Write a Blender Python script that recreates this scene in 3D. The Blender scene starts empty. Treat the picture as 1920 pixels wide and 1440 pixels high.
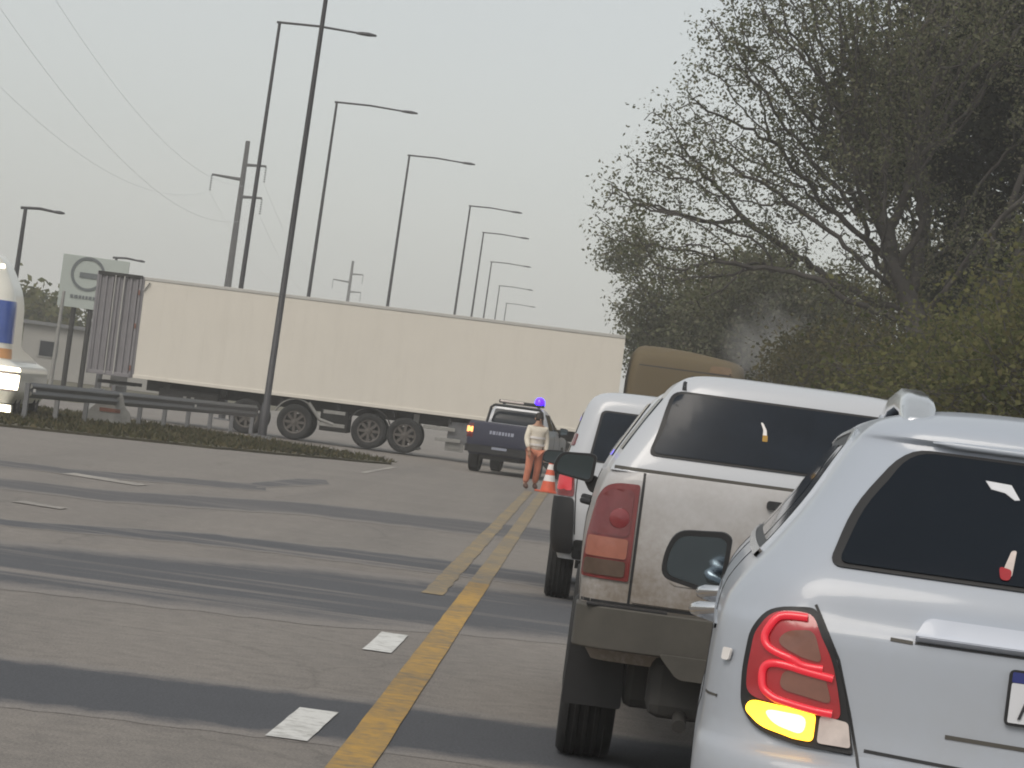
import bpy, bmesh, math, random
import numpy as np
from mathutils import Vector, Matrix, geometry

# ------------------------------------------------------------------ camera, sky, sun, exposure
SC = bpy.context.scene
COL = SC.collection
R = math.radians
FPX = 5600.0                      # focal length in pixels of the 1920 px wide photograph
ROLL, PITCH, YAW, CAMZ = R(7.6), math.atan(54 / FPX), math.atan(158.8 / FPX), 1.57
_fw = Vector((-math.sin(YAW) * math.cos(PITCH), math.cos(YAW) * math.cos(PITCH), math.sin(PITCH)))
_rt = Vector((math.cos(YAW), math.sin(YAW), 0))
_up = _rt.cross(_fw)
cam_d = bpy.data.cameras.new('camera')
cam_d.sensor_width = 36; cam_d.lens = 36 * FPX / 1920
cam_d.clip_start = 0.1; cam_d.clip_end = 6000
cam = bpy.data.objects.new('camera', cam_d); COL.objects.link(cam)
_cr = _rt * math.cos(ROLL) + _up * math.sin(ROLL)
_cu = -_rt * math.sin(ROLL) + _up * math.cos(ROLL)
cam.matrix_world = Matrix(((_cr.x, _cu.x, -_fw.x, 0), (_cr.y, _cu.y, -_fw.y, 0), (_cr.z, _cu.z, -_fw.z, CAMZ), (0, 0, 0, 1)))
SC.camera = cam

SUN_EL, SUN_AZ = R(48), R(208)    # veiled sun, high above and behind the camera and a little to the left (azimuth clockwise from the road direction)
sun_dir = Vector((math.cos(SUN_EL) * math.sin(SUN_AZ), math.cos(SUN_EL) * math.cos(SUN_AZ), math.sin(SUN_EL)))
world = bpy.data.worlds.new('World'); SC.world = world; world.use_nodes = True
_n, _l = world.node_tree.nodes, world.node_tree.links
_n.clear()
_sky = _n.new('ShaderNodeTexSky'); _sky.sky_type = 'NISHITA'; _sky.sun_disc = False
_sky.sun_elevation = SUN_EL; _sky.sun_rotation = SUN_AZ
_sky.dust_density = 3.0; _sky.air_density = 1.0; _sky.ozone_density = 1.0
_hs = _n.new('ShaderNodeHueSaturation'); _hs.inputs['Saturation'].default_value = 0.55
_mx = _n.new('ShaderNodeMix'); _mx.data_type = 'RGBA'; _mx.inputs[0].default_value = 0.55
_mx.inputs[7].default_value = (5.2, 5.4, 5.25, 1)     # thin even overcast veil
_bg = _n.new('ShaderNodeBackground'); _bg.inputs['Strength'].default_value = 0.15
_wo = _n.new('ShaderNodeOutputWorld')
_tc = _n.new('ShaderNodeTexCoord'); _mp = _n.new('ShaderNodeMapping'); _mp.inputs['Scale'].default_value = (2.2, 2.2, 9)
_cn = _n.new('ShaderNodeTexNoise'); _cn.inputs['Scale'].default_value = 1.6; _cn.inputs['Detail'].default_value = 5
_cr_ = _n.new('ShaderNodeMix'); _cr_.data_type = 'RGBA'; _cr_.inputs[6].default_value = (5.0, 5.18, 4.95, 1); _cr_.inputs[7].default_value = (5.6, 5.62, 5.3, 1)
_l.new(_tc.outputs['Generated'], _mp.inputs[0]); _l.new(_mp.outputs[0], _cn.inputs['Vector']); _l.new(_cn.outputs[0], _cr_.inputs[0]); _l.new(_cr_.outputs[2], _mx.inputs[7])
_l.new(_sky.outputs[0], _hs.inputs['Color']); _l.new(_hs.outputs[0], _mx.inputs[6])
_l.new(_mx.outputs[2], _bg.inputs[0]); _l.new(_bg.outputs[0], _wo.inputs[0])
sun_d = bpy.data.lights.new('sun', 'SUN'); sun_d.energy = 1.5; sun_d.angle = R(30); sun_d.color = (1, 0.92, 0.82)
sun = bpy.data.objects.new('sun', sun_d); COL.objects.link(sun)
sun.rotation_euler = sun_dir.to_track_quat('Z', 'Y').to_euler(); sun.location = (30, 0, 30)
SC.view_settings.view_transform = 'Standard'; SC.view_settings.look = 'None'
SC.view_settings.gamma = 1; SC.view_settings.use_curve_mapping = False; SC.view_settings.exposure = -0.12
SC.cycles.max_bounces = 6; SC.cycles.volume_bounces = 2; SC.cycles.transparent_max_bounces = 6
SC.cycles.use_denoising = True; SC.cycles.filter_width = 1.9
rnd = random.Random(5)

# ------------------------------------------------------------------ helpers
def at(px, py, d):                # point at depth d (m) along the lens axis for a pixel of the photograph
    u, v = px - 960, py - 720
    a = u * math.cos(ROLL) + v * math.sin(ROLL); b = -u * math.sin(ROLL) + v * math.cos(ROLL)
    return Vector((0, 0, CAMZ)) + _fw * d + _rt * (a / FPX * d) - _up * (b / FPX * d)
def gr(px, py):                   # the ground point under a pixel
    p = at(px, py, 1.0); k = CAMZ / (CAMZ - p.z)
    return Vector((p.x * k, p.y * k, 0))

def tag(o, label=None, cat=None, group=None, kind=None):
    if label: o['label'] = label
    if cat: o['category'] = cat
    if group: o['group'] = group
    if kind: o['kind'] = kind
    return o
def thing(name, label, cat, loc=(0, 0, 0), rz=0, group=None):
    o = bpy.data.objects.new(name, None); COL.objects.link(o); o.empty_display_size = 0.3
    o.location = loc; o.rotation_euler = (0, 0, rz)
    return tag(o, label, cat, group)
def mk(name, v, f, mat, parent=None, smooth=None, loc=None):
    me = bpy.data.meshes.new(name); me.from_pydata([tuple(p) for p in v], [], f); me.validate(); me.update()
    if smooth is not None:
        me.shade_smooth()
        if smooth < 180: me.set_sharp_from_angle(angle=R(smooth))
    me.materials.append(mat)
    o = bpy.data.objects.new(name, me); COL.objects.link(o)
    if parent: o.parent = parent
    if loc: o.location = loc
    return o
def bevel(o, w, seg=2):
    m = o.modifiers.new('bevel', 'BEVEL'); m.width = w; m.segments = seg; m.limit_method = 'ANGLE'; m.angle_limit = R(35)
    return o
def copy_tree(o, parent=None):
    c = o.copy(); COL.objects.link(c)
    if parent: c.parent = parent
    for ch in list(o.children): copy_tree(ch, c)
    return c

class MB:
    def __init__(s): s.v, s.f = [], []
    def add(s, v, f):
        b = len(s.v); s.v += [tuple(p) for p in v]; s.f += [tuple(i + b for i in q) for q in f]; return s
    def box(s, c, d, M=None):
        c = Vector(c); h = Vector(d) / 2
        v = [Vector((x * h.x, y * h.y, z * h.z)) for x in (-1, 1) for y in (-1, 1) for z in (-1, 1)]
        if M: v = [M @ p for p in v]
        return s.add([p + c for p in v], [(0, 1, 3, 2), (4, 6, 7, 5), (0, 4, 5, 1), (2, 3, 7, 6), (0, 2, 6, 4), (1, 5, 7, 3)])
    def tube(s, pts, rads, n=8, cap=True):
        pts = [Vector(p) for p in pts]
        if not hasattr(rads, '__len__'): rads = [rads] * len(pts)
        v, f = [], []
        ref = None
        for i, p in enumerate(pts):
            t = (pts[min(i + 1, len(pts) - 1)] - pts[max(i - 1, 0)]).normalized()
            if ref is None: ref = Vector((0, 0, 1)) if abs(t.z) < .9 else Vector((1, 0, 0))
            a = t.cross(ref).normalized(); b = a.cross(t)
            ref = b
            for k in range(n):
                th = 2 * math.pi * k / n
                v.append(p + (a * math.cos(th) + b * math.sin(th)) * rads[i])
        for i in range(len(pts) - 1):
            for k in range(n):
                k2 = (k + 1) % n
                f.append((i * n + k, i * n + k2, (i + 1) * n + k2, (i + 1) * n + k))
        if cap:
            f.append(tuple(range(n))[::-1]); f.append(tuple((len(pts) - 1) * n + k for k in range(n)))
        return s.add(v, f)
    def lathe(s, prof, n=32, axis='x', closed=True):   # prof: (radius, along)
        v, f = [], []
        m = len(prof)
        for k in range(n):
            th = 2 * math.pi * k / n; c, sn = math.cos(th), math.sin(th)
            for r, a in prof:
                v.append((a, r * c, r * sn) if axis == 'x' else (r * c, r * sn, a))
        for k in range(n):
            k2 = (k + 1) % n
            for i in range(m if closed else m - 1):
                i2 = (i + 1) % m
                f.append((k * m + i, k2 * m + i, k2 * m + i2, k * m + i2))
        return s.add(v, f)
    def prism(s, poly, d0, d1, plane='xz'):            # poly in plane, extruded along the remaining axis
        n = len(poly)
        def P(a, b, d): return (a, d, b) if plane == 'xz' else ((a, b, d) if plane == 'xy' else (d, a, b))
        v = [P(a, b, d0) for a, b in poly] + [P(a, b, d1) for a, b in poly]
        f = [tuple(range(n))[::-1], tuple(range(n, 2 * n))] + [(i, (i + 1) % n, n + (i + 1) % n, n + i) for i in range(n)]
        return s.add(v, f)
    def obj(s, name, mat, parent=None, smooth=None, bev=0, loc=None):
        o = mk(name, s.v, s.f, mat, parent, smooth, loc)
        bm = bmesh.new(); bm.from_mesh(o.data); bmesh.ops.recalc_face_normals(bm, faces=bm.faces); bm.to_mesh(o.data); bm.free()
        if smooth is not None and smooth < 180: o.data.set_sharp_from_angle(angle=R(smooth))
        if bev: bevel(o, bev)
        return o

def rounded(poly, r):             # round the corners of a 2D outline
    out = []; n = len(poly)
    rr = r if hasattr(r, '__len__') else [r] * n
    for i in range(n):
        p = Vector(poly[i]); a = Vector(poly[i - 1]); b = Vector(poly[(i + 1) % n])
        ra = min(rr[i], (a - p).length * .48, (b - p).length * .48)
        if ra < 1e-4: out.append(tuple(p)); continue
        p0 = p + (a - p).normalized() * ra; p1 = p + (b - p).normalized() * ra
        for k in range(6):
            t = k / 5
            out.append(tuple(p0 * (1 - t) ** 2 + p * 2 * t * (1 - t) + p1 * t * t))
    return out

# ------------------------------------------------------------------ materials
MATS = {}
def nodes(name):
    m = bpy.data.materials.new(name); m.use_nodes = True
    nt = m.node_tree; b = nt.nodes['Principled BSDF']
    MATS[name] = m
    return m, nt, b
def ramp(nt, stops):
    r = nt.nodes.new('ShaderNodeValToRGB')
    e = r.color_ramp.elements
    while len(e) < len(stops): e.new(0.5)
    for el, (p, c) in zip(e, stops): el.position = p; el.color = (*c, 1) if len(c) == 3 else c
    return r
def noise(nt, scale, detail=4, rough=.55, coord='Object', vec=None):
    t = nt.nodes.new('ShaderNodeTexNoise'); t.inputs['Scale'].default_value = scale
    t.inputs['Detail'].default_value = detail; t.inputs['Roughness'].default_value = rough
    if vec is None:
        c = nt.nodes.new('ShaderNodeTexCoord'); vec = c.outputs[coord]
    nt.links.new(vec, t.inputs['Vector']); return t
def mixc(nt, fac, a, b):
    m = nt.nodes.new('ShaderNodeMix'); m.data_type = 'RGBA'
    for i, x in ((0, fac), (6, a), (7, b)):
        if hasattr(x, 'links'): nt.links.new(x, m.inputs[i])
        elif i == 0: m.inputs[0].default_value = x
        else: m.inputs[i].default_value = (*x, 1)
    return m.outputs[2]
def bump(nt, b, h, strength=.3, dist=.01):
    n = nt.nodes.new('ShaderNodeBump'); n.inputs['Strength'].default_value = strength; n.inputs['Distance'].default_value = dist
    nt.links.new(h, n.inputs['Height']); nt.links.new(n.outputs[0], b.inputs['Normal'])
def plain(name, col, rough=.5, metal=0, coat=0, var=.12, scale=6, emit=None, es=0, bmp=0):
    m, nt, b = nodes(name)
    b.inputs['Roughness'].default_value = rough; b.inputs['Metallic'].default_value = metal
    b.inputs['Coat Weight'].default_value = coat; b.inputs['Coat Roughness'].default_value = .06
    t = noise(nt, scale, 5)
    lo = tuple(c * (1 - var) for c in col); hi = tuple(min(1, c * (1 + var)) for c in col)
    nt.links.new(mixc(nt, t.outputs[0], lo, hi), b.inputs['Base Color'])
    if emit: b.inputs['Emission Color'].default_value = (*emit, 1); b.inputs['Emission Strength'].default_value = es
    if bmp: bump(nt, b, t.outputs[0], bmp)
    return m
def paint(name, col, dirt, amount, coat=.7, rough=.35, metal=0.0):   # car paint with a film of road dust
    m, nt, b = nodes(name)
    tc = nt.nodes.new('ShaderNodeTexCoord')
    n1 = noise(nt, 2.2, 6, .65, vec=tc.outputs['Object']); n2 = noise(nt, 40, 3, .6, vec=tc.outputs['Object'])
    ad = nt.nodes.new('ShaderNodeMath'); ad.operation = 'MULTIPLY_ADD'
    nt.links.new(n2.outputs[0], ad.inputs[0]); ad.inputs[1].default_value = .35; nt.links.new(n1.outputs[0], ad.inputs[2])
    r = ramp(nt, [(.15, (0, 0, 0)), (1.0, (1, 1, 1))]); nt.links.new(ad.outputs[0], r.inputs[0])
    sx = nt.nodes.new('ShaderNodeSeparateXYZ'); nt.links.new(tc.outputs['Object'], sx.inputs[0])
    mr = nt.nodes.new('ShaderNodeMapRange'); mr.inputs[1].default_value = 1.55; mr.inputs[2].default_value = .55
    mr.inputs[3].default_value = .12; mr.inputs[4].default_value = 1.0
    nt.links.new(sx.outputs[2], mr.inputs[0])
    mu = nt.nodes.new('ShaderNodeMath'); mu.operation = 'MULTIPLY'; nt.links.new(r.outputs[0], mu.inputs[0]); nt.links.new(mr.outputs[0], mu.inputs[1])
    m2 = nt.nodes.new('ShaderNodeMath'); m2.operation = 'MULTIPLY'; m2.inputs[1].default_value = amount; m2.use_clamp = True; nt.links.new(mu.outputs[0], m2.inputs[0])
    nt.links.new(mixc(nt, m2.outputs[0], col, dirt), b.inputs['Base Color'])
    rr = nt.nodes.new('ShaderNodeMapRange'); rr.inputs[3].default_value = rough; rr.inputs[4].default_value = .8
    nt.links.new(m2.outputs[0], rr.inputs[0]); nt.links.new(rr.outputs[0], b.inputs['Roughness'])
    cc = nt.nodes.new('ShaderNodeMapRange'); cc.inputs[3].default_value = coat; cc.inputs[4].default_value = .05
    nt.links.new(m2.outputs[0], cc.inputs[0]); nt.links.new(cc.outputs[0], b.inputs['Coat Weight'])
    b.inputs['Coat Roughness'].default_value = .08; b.inputs['Metallic'].default_value = metal
    bump(nt, b, n2.outputs[0], .04, .002)
    return m
silver = paint('silver_paint', (.37, .41, .475), (.28, .265, .24), .6, .6, .38, .0)
dusty = paint('dusty_white_paint', (.50, .50, .51), (.20, .17, .14), 1.8, .4, .45)
white_p = paint('white_paint', (.48, .50, .535), (.36, .33, .28), .45, .6, .35)
navy_p = paint('navy_paint', (.012, .015, .045), (.06, .058, .06), .25, .08, .6)
ochre_p = paint('ochre_paint', (.115, .085, .04), (.085, .07, .042), 1.0, .0, .8)
glass = plain('tinted_glass', (.005, .0085, .014), .06, 0, 0, .2, 3); glass.node_tree.nodes['Principled BSDF'].inputs['Specular IOR Level'].default_value = .2
glass2 = plain('canopy_glass', (.012, .017, .025), .15, 0, 0, .5, 5); glass2.node_tree.nodes['Principled BSDF'].inputs['Specular IOR Level'].default_value = .2
mirror_g = plain('mirror_glass', (.16, .20, .23), .04, 1, 0, .1, 3)
black = plain('black_plastic', (.009, .0092, .0105), .55, 0, 0, .25, 30)
dkgrey = plain('grey_plastic', (.062, .057, .048), .65, 0, 0, .35, 9)
rubber = plain('tyre_rubber', (.018, .018, .018), .85, 0, 0, .4, 25, bmp=.2)
alloy = plain('wheel_alloy', (.35, .35, .36), .4, .7, 0, .15, 12)
steel_w = plain('painted_steel_wheel', (.10, .09, .08), .6, .2, 0, .3, 8)
chrome = plain('chrome_trim', (.72, .73, .75), .15, 1, 0, .08, 10)
lens_r = plain('red_lens', (.34, .012, .018), .15, 0, .3, .3, 14)
lens_r2 = plain('deep_red_lens', (.16, .02, .02), .15, 0, .3, .3, 20)
lens_dull = plain('dull_lens', (.20, .085, .06), .2, 0, .3, .3, 20)
lens_pink = plain('salmon_lens', (.45, .13, .085), .2, 0, .3, .25, 20)
lens_s = plain('smoked_lens', (.085, .055, .04), .2, 0, .3, .3, 20)
lens_c = plain('clear_lens', (.55, .47, .43), .15, 0, 1, .3, 25)
hl_red = plain('faded_red_lens', (.15, .028, .03), .2, 0, .3, .3, 20); hl_bulb = plain('lamp_reflector', (.22, .038, .042), .25, 0, .3, .2, 20); hl_sal = plain('faded_salmon_lens', (.30, .10, .065), .2, 0, .3, .25, 20)
garn = plain('satin_garnish', (.50, .54, .62), .4, .0, .3, .05, 6)
led_r = plain('lit_red_tube', (.5, .02, .03), .3, 0, .5, .1, 5, (1, .03, .06), .45)
amber = plain('lit_amber_lamp', (.9, .5, .05), .3, 0, .5, .1, 5, (1, .46, .02), 4.5)
amber_c = plain('lit_amber_bulb', (.9, .6, .2), .3, 0, .5, .1, 5, (1, .78, .22), 5)
brake = plain('lit_tail_lamp', (.55, .03, .04), .3, 0, .5, .1, 5, (1, .05, .08), .12)
orange_l = plain('lit_orange_lamp', (.9, .4, .1), .3, 0, .2, .1, 5, (1, .38, .12), 2.2)
blue_l = plain('lit_blue_beacon', (.1, .03, .8), .3, 0, .5, .1, 5, (.035, .0, 1), 5)
head_l = plain('lit_headlamp', (.9, .9, .8), .2, 0, .2, .05, 5, (1, .88, .62), 9)
plate_w = plain('plate_white', (.62, .63, .66), .4, 0, 0, .05, 20)
plate_b = plain('plate_blue', (.02, .03, .17), .4, 0, 0, .05, 20)
ink = plain('plate_ink', (.02, .02, .025), .5, 0, 0, .1, 20)
trailer_w = plain('trailer_panel', (.69, .65, .575), .55, 0, .15, .035, 1.6)
def grime(m):
    nt = m.node_tree; b = nt.nodes['Principled BSDF']; l = b.inputs['Base Color'].links[0]; src = l.from_socket
    tc = nt.nodes.new('ShaderNodeTexCoord'); mp = nt.nodes.new('ShaderNodeMapping'); mp.inputs['Scale'].default_value = (2.2, 1, .35); nt.links.new(tc.outputs['Object'], mp.inputs[0])
    n = noise(nt, 1.6, 6, .65, vec=mp.outputs[0]); r = ramp(nt, [(.50, (0, 0, 0)), (.85, (.16, .16, .16))]); nt.links.new(n.outputs[0], r.inputs[0])
    nt.links.new(mixc(nt, r.outputs[0], src, (.36, .32, .26)), b.inputs['Base Color'])
grime(trailer_w)
rail_w = plain('trailer_rail', (.50, .49, .46), .5, .2, 0, .1, 6)
door_g = plain('ribbed_door_metal', (.235, .225, .235), .55, .3, 0, .22, 3)
chassis = plain('chassis_black', (.035, .034, .032), .7, .1, 0, .4, 10)
chassis_l = plain('chassis_light', (.27, .265, .25), .6, .2, 0, .25, 10)
galv = plain('galvanised_steel', (.17, .172, .178), .55, .5, 0, .25, 12)
pole_m = plain('weathered_pole_steel', (.05, .05, .054), .6, .2, 0, .3, 3)
concrete = plain('concrete_pole', (.045, .045, .046), .9, 0, 0, .2, 4)
wire_m = plain('aluminium_wire', (.6, .6, .62), .5, .0, 0, .1, 2)
sign_f = plain('sign_face', (.40, .44, .41), .6, 0, 0, .08, 4)
sign_m = plain('sign_mark', (.13, .145, .15), .6, 0, 0, .1, 6)
lit_text = plain('tailgate_lettering', (.30, .32, .40), .5, 0, 0, .1, 8)
cab_blue = plain('blue_panel', (.05, .10, .36), .3, 0, .6, .2, 4)
cab_white = plain('cream_white_cab', (.78, .76, .68), .35, 0, .5, .06, 3)
cone_o = plain('cone_orange', (.62, .10, .04), .5, 0, 0, .15, 8)
cone_w = plain('reflective_white', (.75, .72, .70), .4, 0, 0, .06, 8)
skin = plain('skin', (.42, .23, .15), .55, 0, 0, .1, 20)
hivis = plain('pale_jacket', (.72, .66, .56), .8, 0, 0, .15, 12, bmp=.2)
hivis_o = plain('orange_trousers', (.55, .20, .12), .8, 0, 0, .2, 12, bmp=.2)
hair_m = plain('dark_hair', (.02, .014, .01), .7, 0, 0, .3, 30)
boot_m = plain('brown_boots', (.09, .045, .03), .7, 0, 0, .3, 30)
bark = plain('bark', (.07, .063, .058), .9, 0, 0, .4, 5, bmp=.5)
brick_w = plain('plaster_wall', (.30, .29, .27), .9, 0, 0, .15, 1)

def leafmat(name, cols, trans=.35):
    m = bpy.data.materials.new(name); m.use_nodes = True; nt = m.node_tree; nt.nodes.clear(); MATS[name] = m
    g = nt.nodes.new('ShaderNodeNewGeometry')
    r = ramp(nt, [(i / max(1, len(cols) - 1), c) for i, c in enumerate(cols)])
    nt.links.new(g.outputs['Random Per Island'], r.inputs[0])
    n = noise(nt, .55, 2); c = mixc(nt, n.outputs[0], (.55, .55, .5), (1.3, 1.3, 1.25))
    mu = nt.nodes.new('ShaderNodeMix'); mu.data_type = 'RGBA'; mu.blend_type = 'MULTIPLY'; mu.inputs[0].default_value = 1
    nt.links.new(r.outputs[0], mu.inputs[6]); nt.links.new(c, mu.inputs[7])
    d = nt.nodes.new('ShaderNodeBsdfDiffuse'); t = nt.nodes.new('ShaderNodeBsdfTranslucent'); s = nt.nodes.new('ShaderNodeMixShader')
    s.inputs[0].default_value = trans
    nt.links.new(mu.outputs[2], d.inputs[0]); nt.links.new(mu.outputs[2], t.inputs[0])
    nt.links.new(d.outputs[0], s.inputs[1]); nt.links.new(t.outputs[0], s.inputs[2])
    o = nt.nodes.new('ShaderNodeOutputMaterial'); nt.links.new(s.outputs[0], o.inputs[0])
    return m
leaf_grey = leafmat('grey_green_leaves', [(.095, .108, .065), (.14, .152, .092), (.20, .20, .135), (.13, .12, .092)])
leaf_dark = leafmat('dark_leaves', [(.03, .034, .03), (.045, .05, .04), (.07, .072, .058)])
leaf_bush = leafmat('yellow_green_leaves', [(.075, .088, .04), (.13, .138, .06), (.20, .195, .09), (.135, .12, .06)], .5)
leaf_brown = leafmat('brown_green_leaves', [(.07, .075, .042), (.11, .105, .055), (.15, .13, .068), (.08, .08, .048)])
grass_m = leafmat('dry_grass', [(.05, .052, .028), (.085, .08, .045), (.12, .10, .06)], .25)

# ------------------------------------------------------------------ the ground, the road and its markings
def asphalt_mat():
    m, nt, b = nodes('asphalt')
    tc = nt.nodes.new('ShaderNodeTexCoord'); P = tc.outputs['Object']
    mp = nt.nodes.new('ShaderNodeMapping'); mp.inputs['Scale'].default_value = (.3, .7, 1); nt.links.new(P, mp.inputs[0])
    streak = noise(nt, 1.0, 5, .6, vec=mp.outputs[0])
    mp2 = nt.nodes.new('ShaderNodeMapping'); mp2.inputs['Scale'].default_value = (1.1, .05, 1); nt.links.new(P, mp2.inputs[0])
    track = noise(nt, 1.0, 3, .5, vec=mp2.outputs[0])
    big = noise(nt, .22, 5, .6, vec=P); fine = noise(nt, 70, 4, .7, vec=P); mid = noise(nt, 7, 4, .6, vec=P)
    c = mixc(nt, big.outputs[0], (.195, .178, .166), (.252, .231, .214))
    r = ramp(nt, [(.47, (0, 0, 0)), (.60, (1, 1, 1))]); nt.links.new(streak.outputs[0], r.inputs[0])
    k = nt.nodes.new('ShaderNodeMath'); k.operation = 'MULTIPLY'; k.inputs[1].default_value = .10; nt.links.new(r.outputs[0], k.inputs[0])
    c = mixc(nt, k.outputs[0], c, (.135, .130, .128))
    r2 = ramp(nt, [(.45, (0, 0, 0)), (.7, (1, 1, 1))]); nt.links.new(track.outputs[0], r2.inputs[0])
    k2 = nt.nodes.new('ShaderNodeMath'); k2.operation = 'MULTIPLY'; k2.inputs[1].default_value = .3; nt.links.new(r2.outputs[0], k2.inputs[0])
    c = mixc(nt, k2.outputs[0], c, (.125, .12, .117))
    rf = ramp(nt, [(.28, (.42, .42, .43)), (.72, (1.5, 1.48, 1.45))]); nt.links.new(fine.outputs[0], rf.inputs[0])
    mu = nt.nodes.new('ShaderNodeMix'); mu.data_type = 'RGBA'; mu.blend_type = 'MULTIPLY'; mu.inputs[0].default_value = .8
    nt.links.new(c, mu.inputs[6]); nt.links.new(rf.outputs[0], mu.inputs[7])
    rm = ramp(nt, [(.3, (.85, .85, .85)), (.7, (1.12, 1.12, 1.1))]); nt.links.new(mid.outputs[0], rm.inputs[0])
    m3 = nt.nodes.new('ShaderNodeMix'); m3.data_type = 'RGBA'; m3.blend_type = 'MULTIPLY'; m3.inputs[0].default_value = 1
    nt.links.new(mu.outputs[2], m3.inputs[6]); nt.links.new(rm.outputs[0], m3.inputs[7])
    vo = nt.nodes.new('ShaderNodeTexVoronoi'); vo.feature = 'DISTANCE_TO_EDGE'; vo.inputs['Scale'].default_value = .33
    wn = noise(nt, 1.2, 5, .7, vec=P); wm = mixc(nt, .22, P, wn.outputs['Color']); nt.links.new(wm, vo.inputs['Vector'])
    cr = ramp(nt, [(.0, (.78, .78, .78)), (.005, (1, 1, 1))]); nt.links.new(vo.outputs[0], cr.inputs[0])
    gn = noise(nt, 260, 2, .6, vec=P); gr_ = ramp(nt, [(.3, (.55, .55, .55)), (.7, (1.42, 1.42, 1.4))]); nt.links.new(gn.outputs[0], gr_.inputs[0])
    col = m3.outputs[2]
    for q in (cr.outputs[0], gr_.outputs[0]):
        mq = nt.nodes.new('ShaderNodeMix'); mq.data_type = 'RGBA'; mq.blend_type = 'MULTIPLY'; mq.inputs[0].default_value = .8
        nt.links.new(col, mq.inputs[6]); nt.links.new(q, mq.inputs[7]); col = mq.outputs[2]
    nt.links.new(col, b.inputs['Base Color'])
    b.inputs['Roughness'].default_value = .82; b.inputs['Specular IOR Level'].default_value = .3
    bump(nt, b, fine.outputs[0], .5, .01)
    return m
asphalt = asphalt_mat()
def patch_mat(name, lo, hi, dark, soft=.5):
    m, nt, b = nodes(name)
    tc = nt.nodes.new('ShaderNodeTexCoord'); P = tc.outputs['Object']
    mp = nt.nodes.new('ShaderNodeMapping'); mp.inputs['Scale'].default_value = (.16, 1.5, 1); nt.links.new(P, mp.inputs[0])
    s = noise(nt, 1.0, 6, .65, vec=mp.outputs[0]); fine = noise(nt, 70, 4, .7, vec=P); big = noise(nt, .9, 4, .6, vec=P)
    r = ramp(nt, [(lo, (1, 1, 1)), (hi, (0, 0, 0))]); nt.links.new(s.outputs[0], r.inputs[0])
    c0 = mixc(nt, big.outputs[0], tuple(x * .88 for x in dark), tuple(x * 1.15 for x in dark))
    at_ = nt.nodes.new('ShaderNodeAttribute'); at_.attribute_name = 'edge'
    en = noise(nt, 5, 5, .7, vec=P); ea = nt.nodes.new('ShaderNodeMath'); ea.operation = 'MULTIPLY_ADD'; ea.inputs[1].default_value = .8; nt.links.new(en.outputs[0], ea.inputs[0]); nt.links.new(at_.outputs['Fac'], ea.inputs[2])
    er = ramp(nt, [(.42, (0, 0, 0)), (.42 + soft, (1, 1, 1))]); nt.links.new(ea.outputs[0], er.inputs[0])
    em = nt.nodes.new('ShaderNodeMath'); em.operation = 'MULTIPLY'; nt.links.new(er.outputs[0], em.inputs[0]); nt.links.new(r.outputs[0], em.inputs[1])
    c = mixc(nt, em.outputs[0], (.215, .198, .184), c0)
    rf = ramp(nt, [(.28, (.5, .5, .5)), (.72, (1.45, 1.45, 1.45))]); nt.links.new(fine.outputs[0], rf.inputs[0])
    mu = nt.nodes.new('ShaderNodeMix'); mu.data_type = 'RGBA'; mu.blend_type = 'MULTIPLY'; mu.inputs[0].default_value = .8
    nt.links.new(c, mu.inputs[6]); nt.links.new(rf.outputs[0], mu.inputs[7]); nt.links.new(mu.outputs[2], b.inputs['Base Color'])
    b.inputs['Roughness'].default_value = .85; b.inputs['Specular IOR Level'].default_value = .3; bump(nt, b, fine.outputs[0], .5, .01); return m
tar1 = patch_mat('fresh_bitumen', .85, .98, (.072, .075, .084), .45); tar2 = patch_mat('worn_bitumen', .54, .66, (.088, .090, .097)); tar3 = patch_mat('old_bitumen', .50, .72, (.105, .103, .106))
def worn(name, col, under, lo, hi, scale=9):
    m, nt, b = nodes(name)
    a = noise(nt, scale, 6, .7); s = noise(nt, .8, 3)
    ad = nt.nodes.new('ShaderNodeMath'); ad.operation = 'MULTIPLY_ADD'; ad.inputs[1].default_value = .5
    nt.links.new(s.outputs[0], ad.inputs[0]); nt.links.new(a.outputs[0], ad.inputs[2])
    r = ramp(nt, [(lo, (1, 1, 1)), (hi, (0, 0, 0))]); nt.links.new(ad.outputs[0], r.inputs[0])
    nt.links.new(mixc(nt, r.outputs[0], under, col), b.inputs['Base Color']); b.inputs['Roughness'].default_value = .75
    bump(nt, b, a.outputs[0], .3, .004)
    return m
yel = worn('worn_yellow_paint', (.43, .25, .045), (.17, .13, .075), .60, .92)
yel2 = worn('faded_yellow_paint', (.36, .25, .10), (.17, .145, .11), .50, .85)
wht = worn('worn_white_paint', (.62, .62, .60), (.25, .24, .22), .70, 1.0)
wht2 = worn('faded_white_paint', (.40, .37, .33), (.19, .175, .16), .55, .9)
def dirt_mat():
    m, nt, b = nodes('verge_soil_and_grass')
    a = noise(nt, .35, 6, .6); f = noise(nt, 14, 5, .7)
    c = mixc(nt, a.outputs[0], (.055, .055, .03), (.13, .11, .07)); r = ramp(nt, [(.3, (.6, .6, .6)), (.7, (1.3, 1.3, 1.3))]); nt.links.new(f.outputs[0], r.inputs[0])
    mu = nt.nodes.new('ShaderNodeMix'); mu.data_type = 'RGBA'; mu.blend_type = 'MULTIPLY'; mu.inputs[0].default_value = 1
    nt.links.new(c, mu.inputs[6]); nt.links.new(r.outputs[0], mu.inputs[7]); nt.links.new(mu.outputs[2], b.inputs['Base Color'])
    b.inputs['Roughness'].default_value = .95; bump(nt, b, f.outputs[0], .6, .05); return m
soil = dirt_mat()
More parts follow.
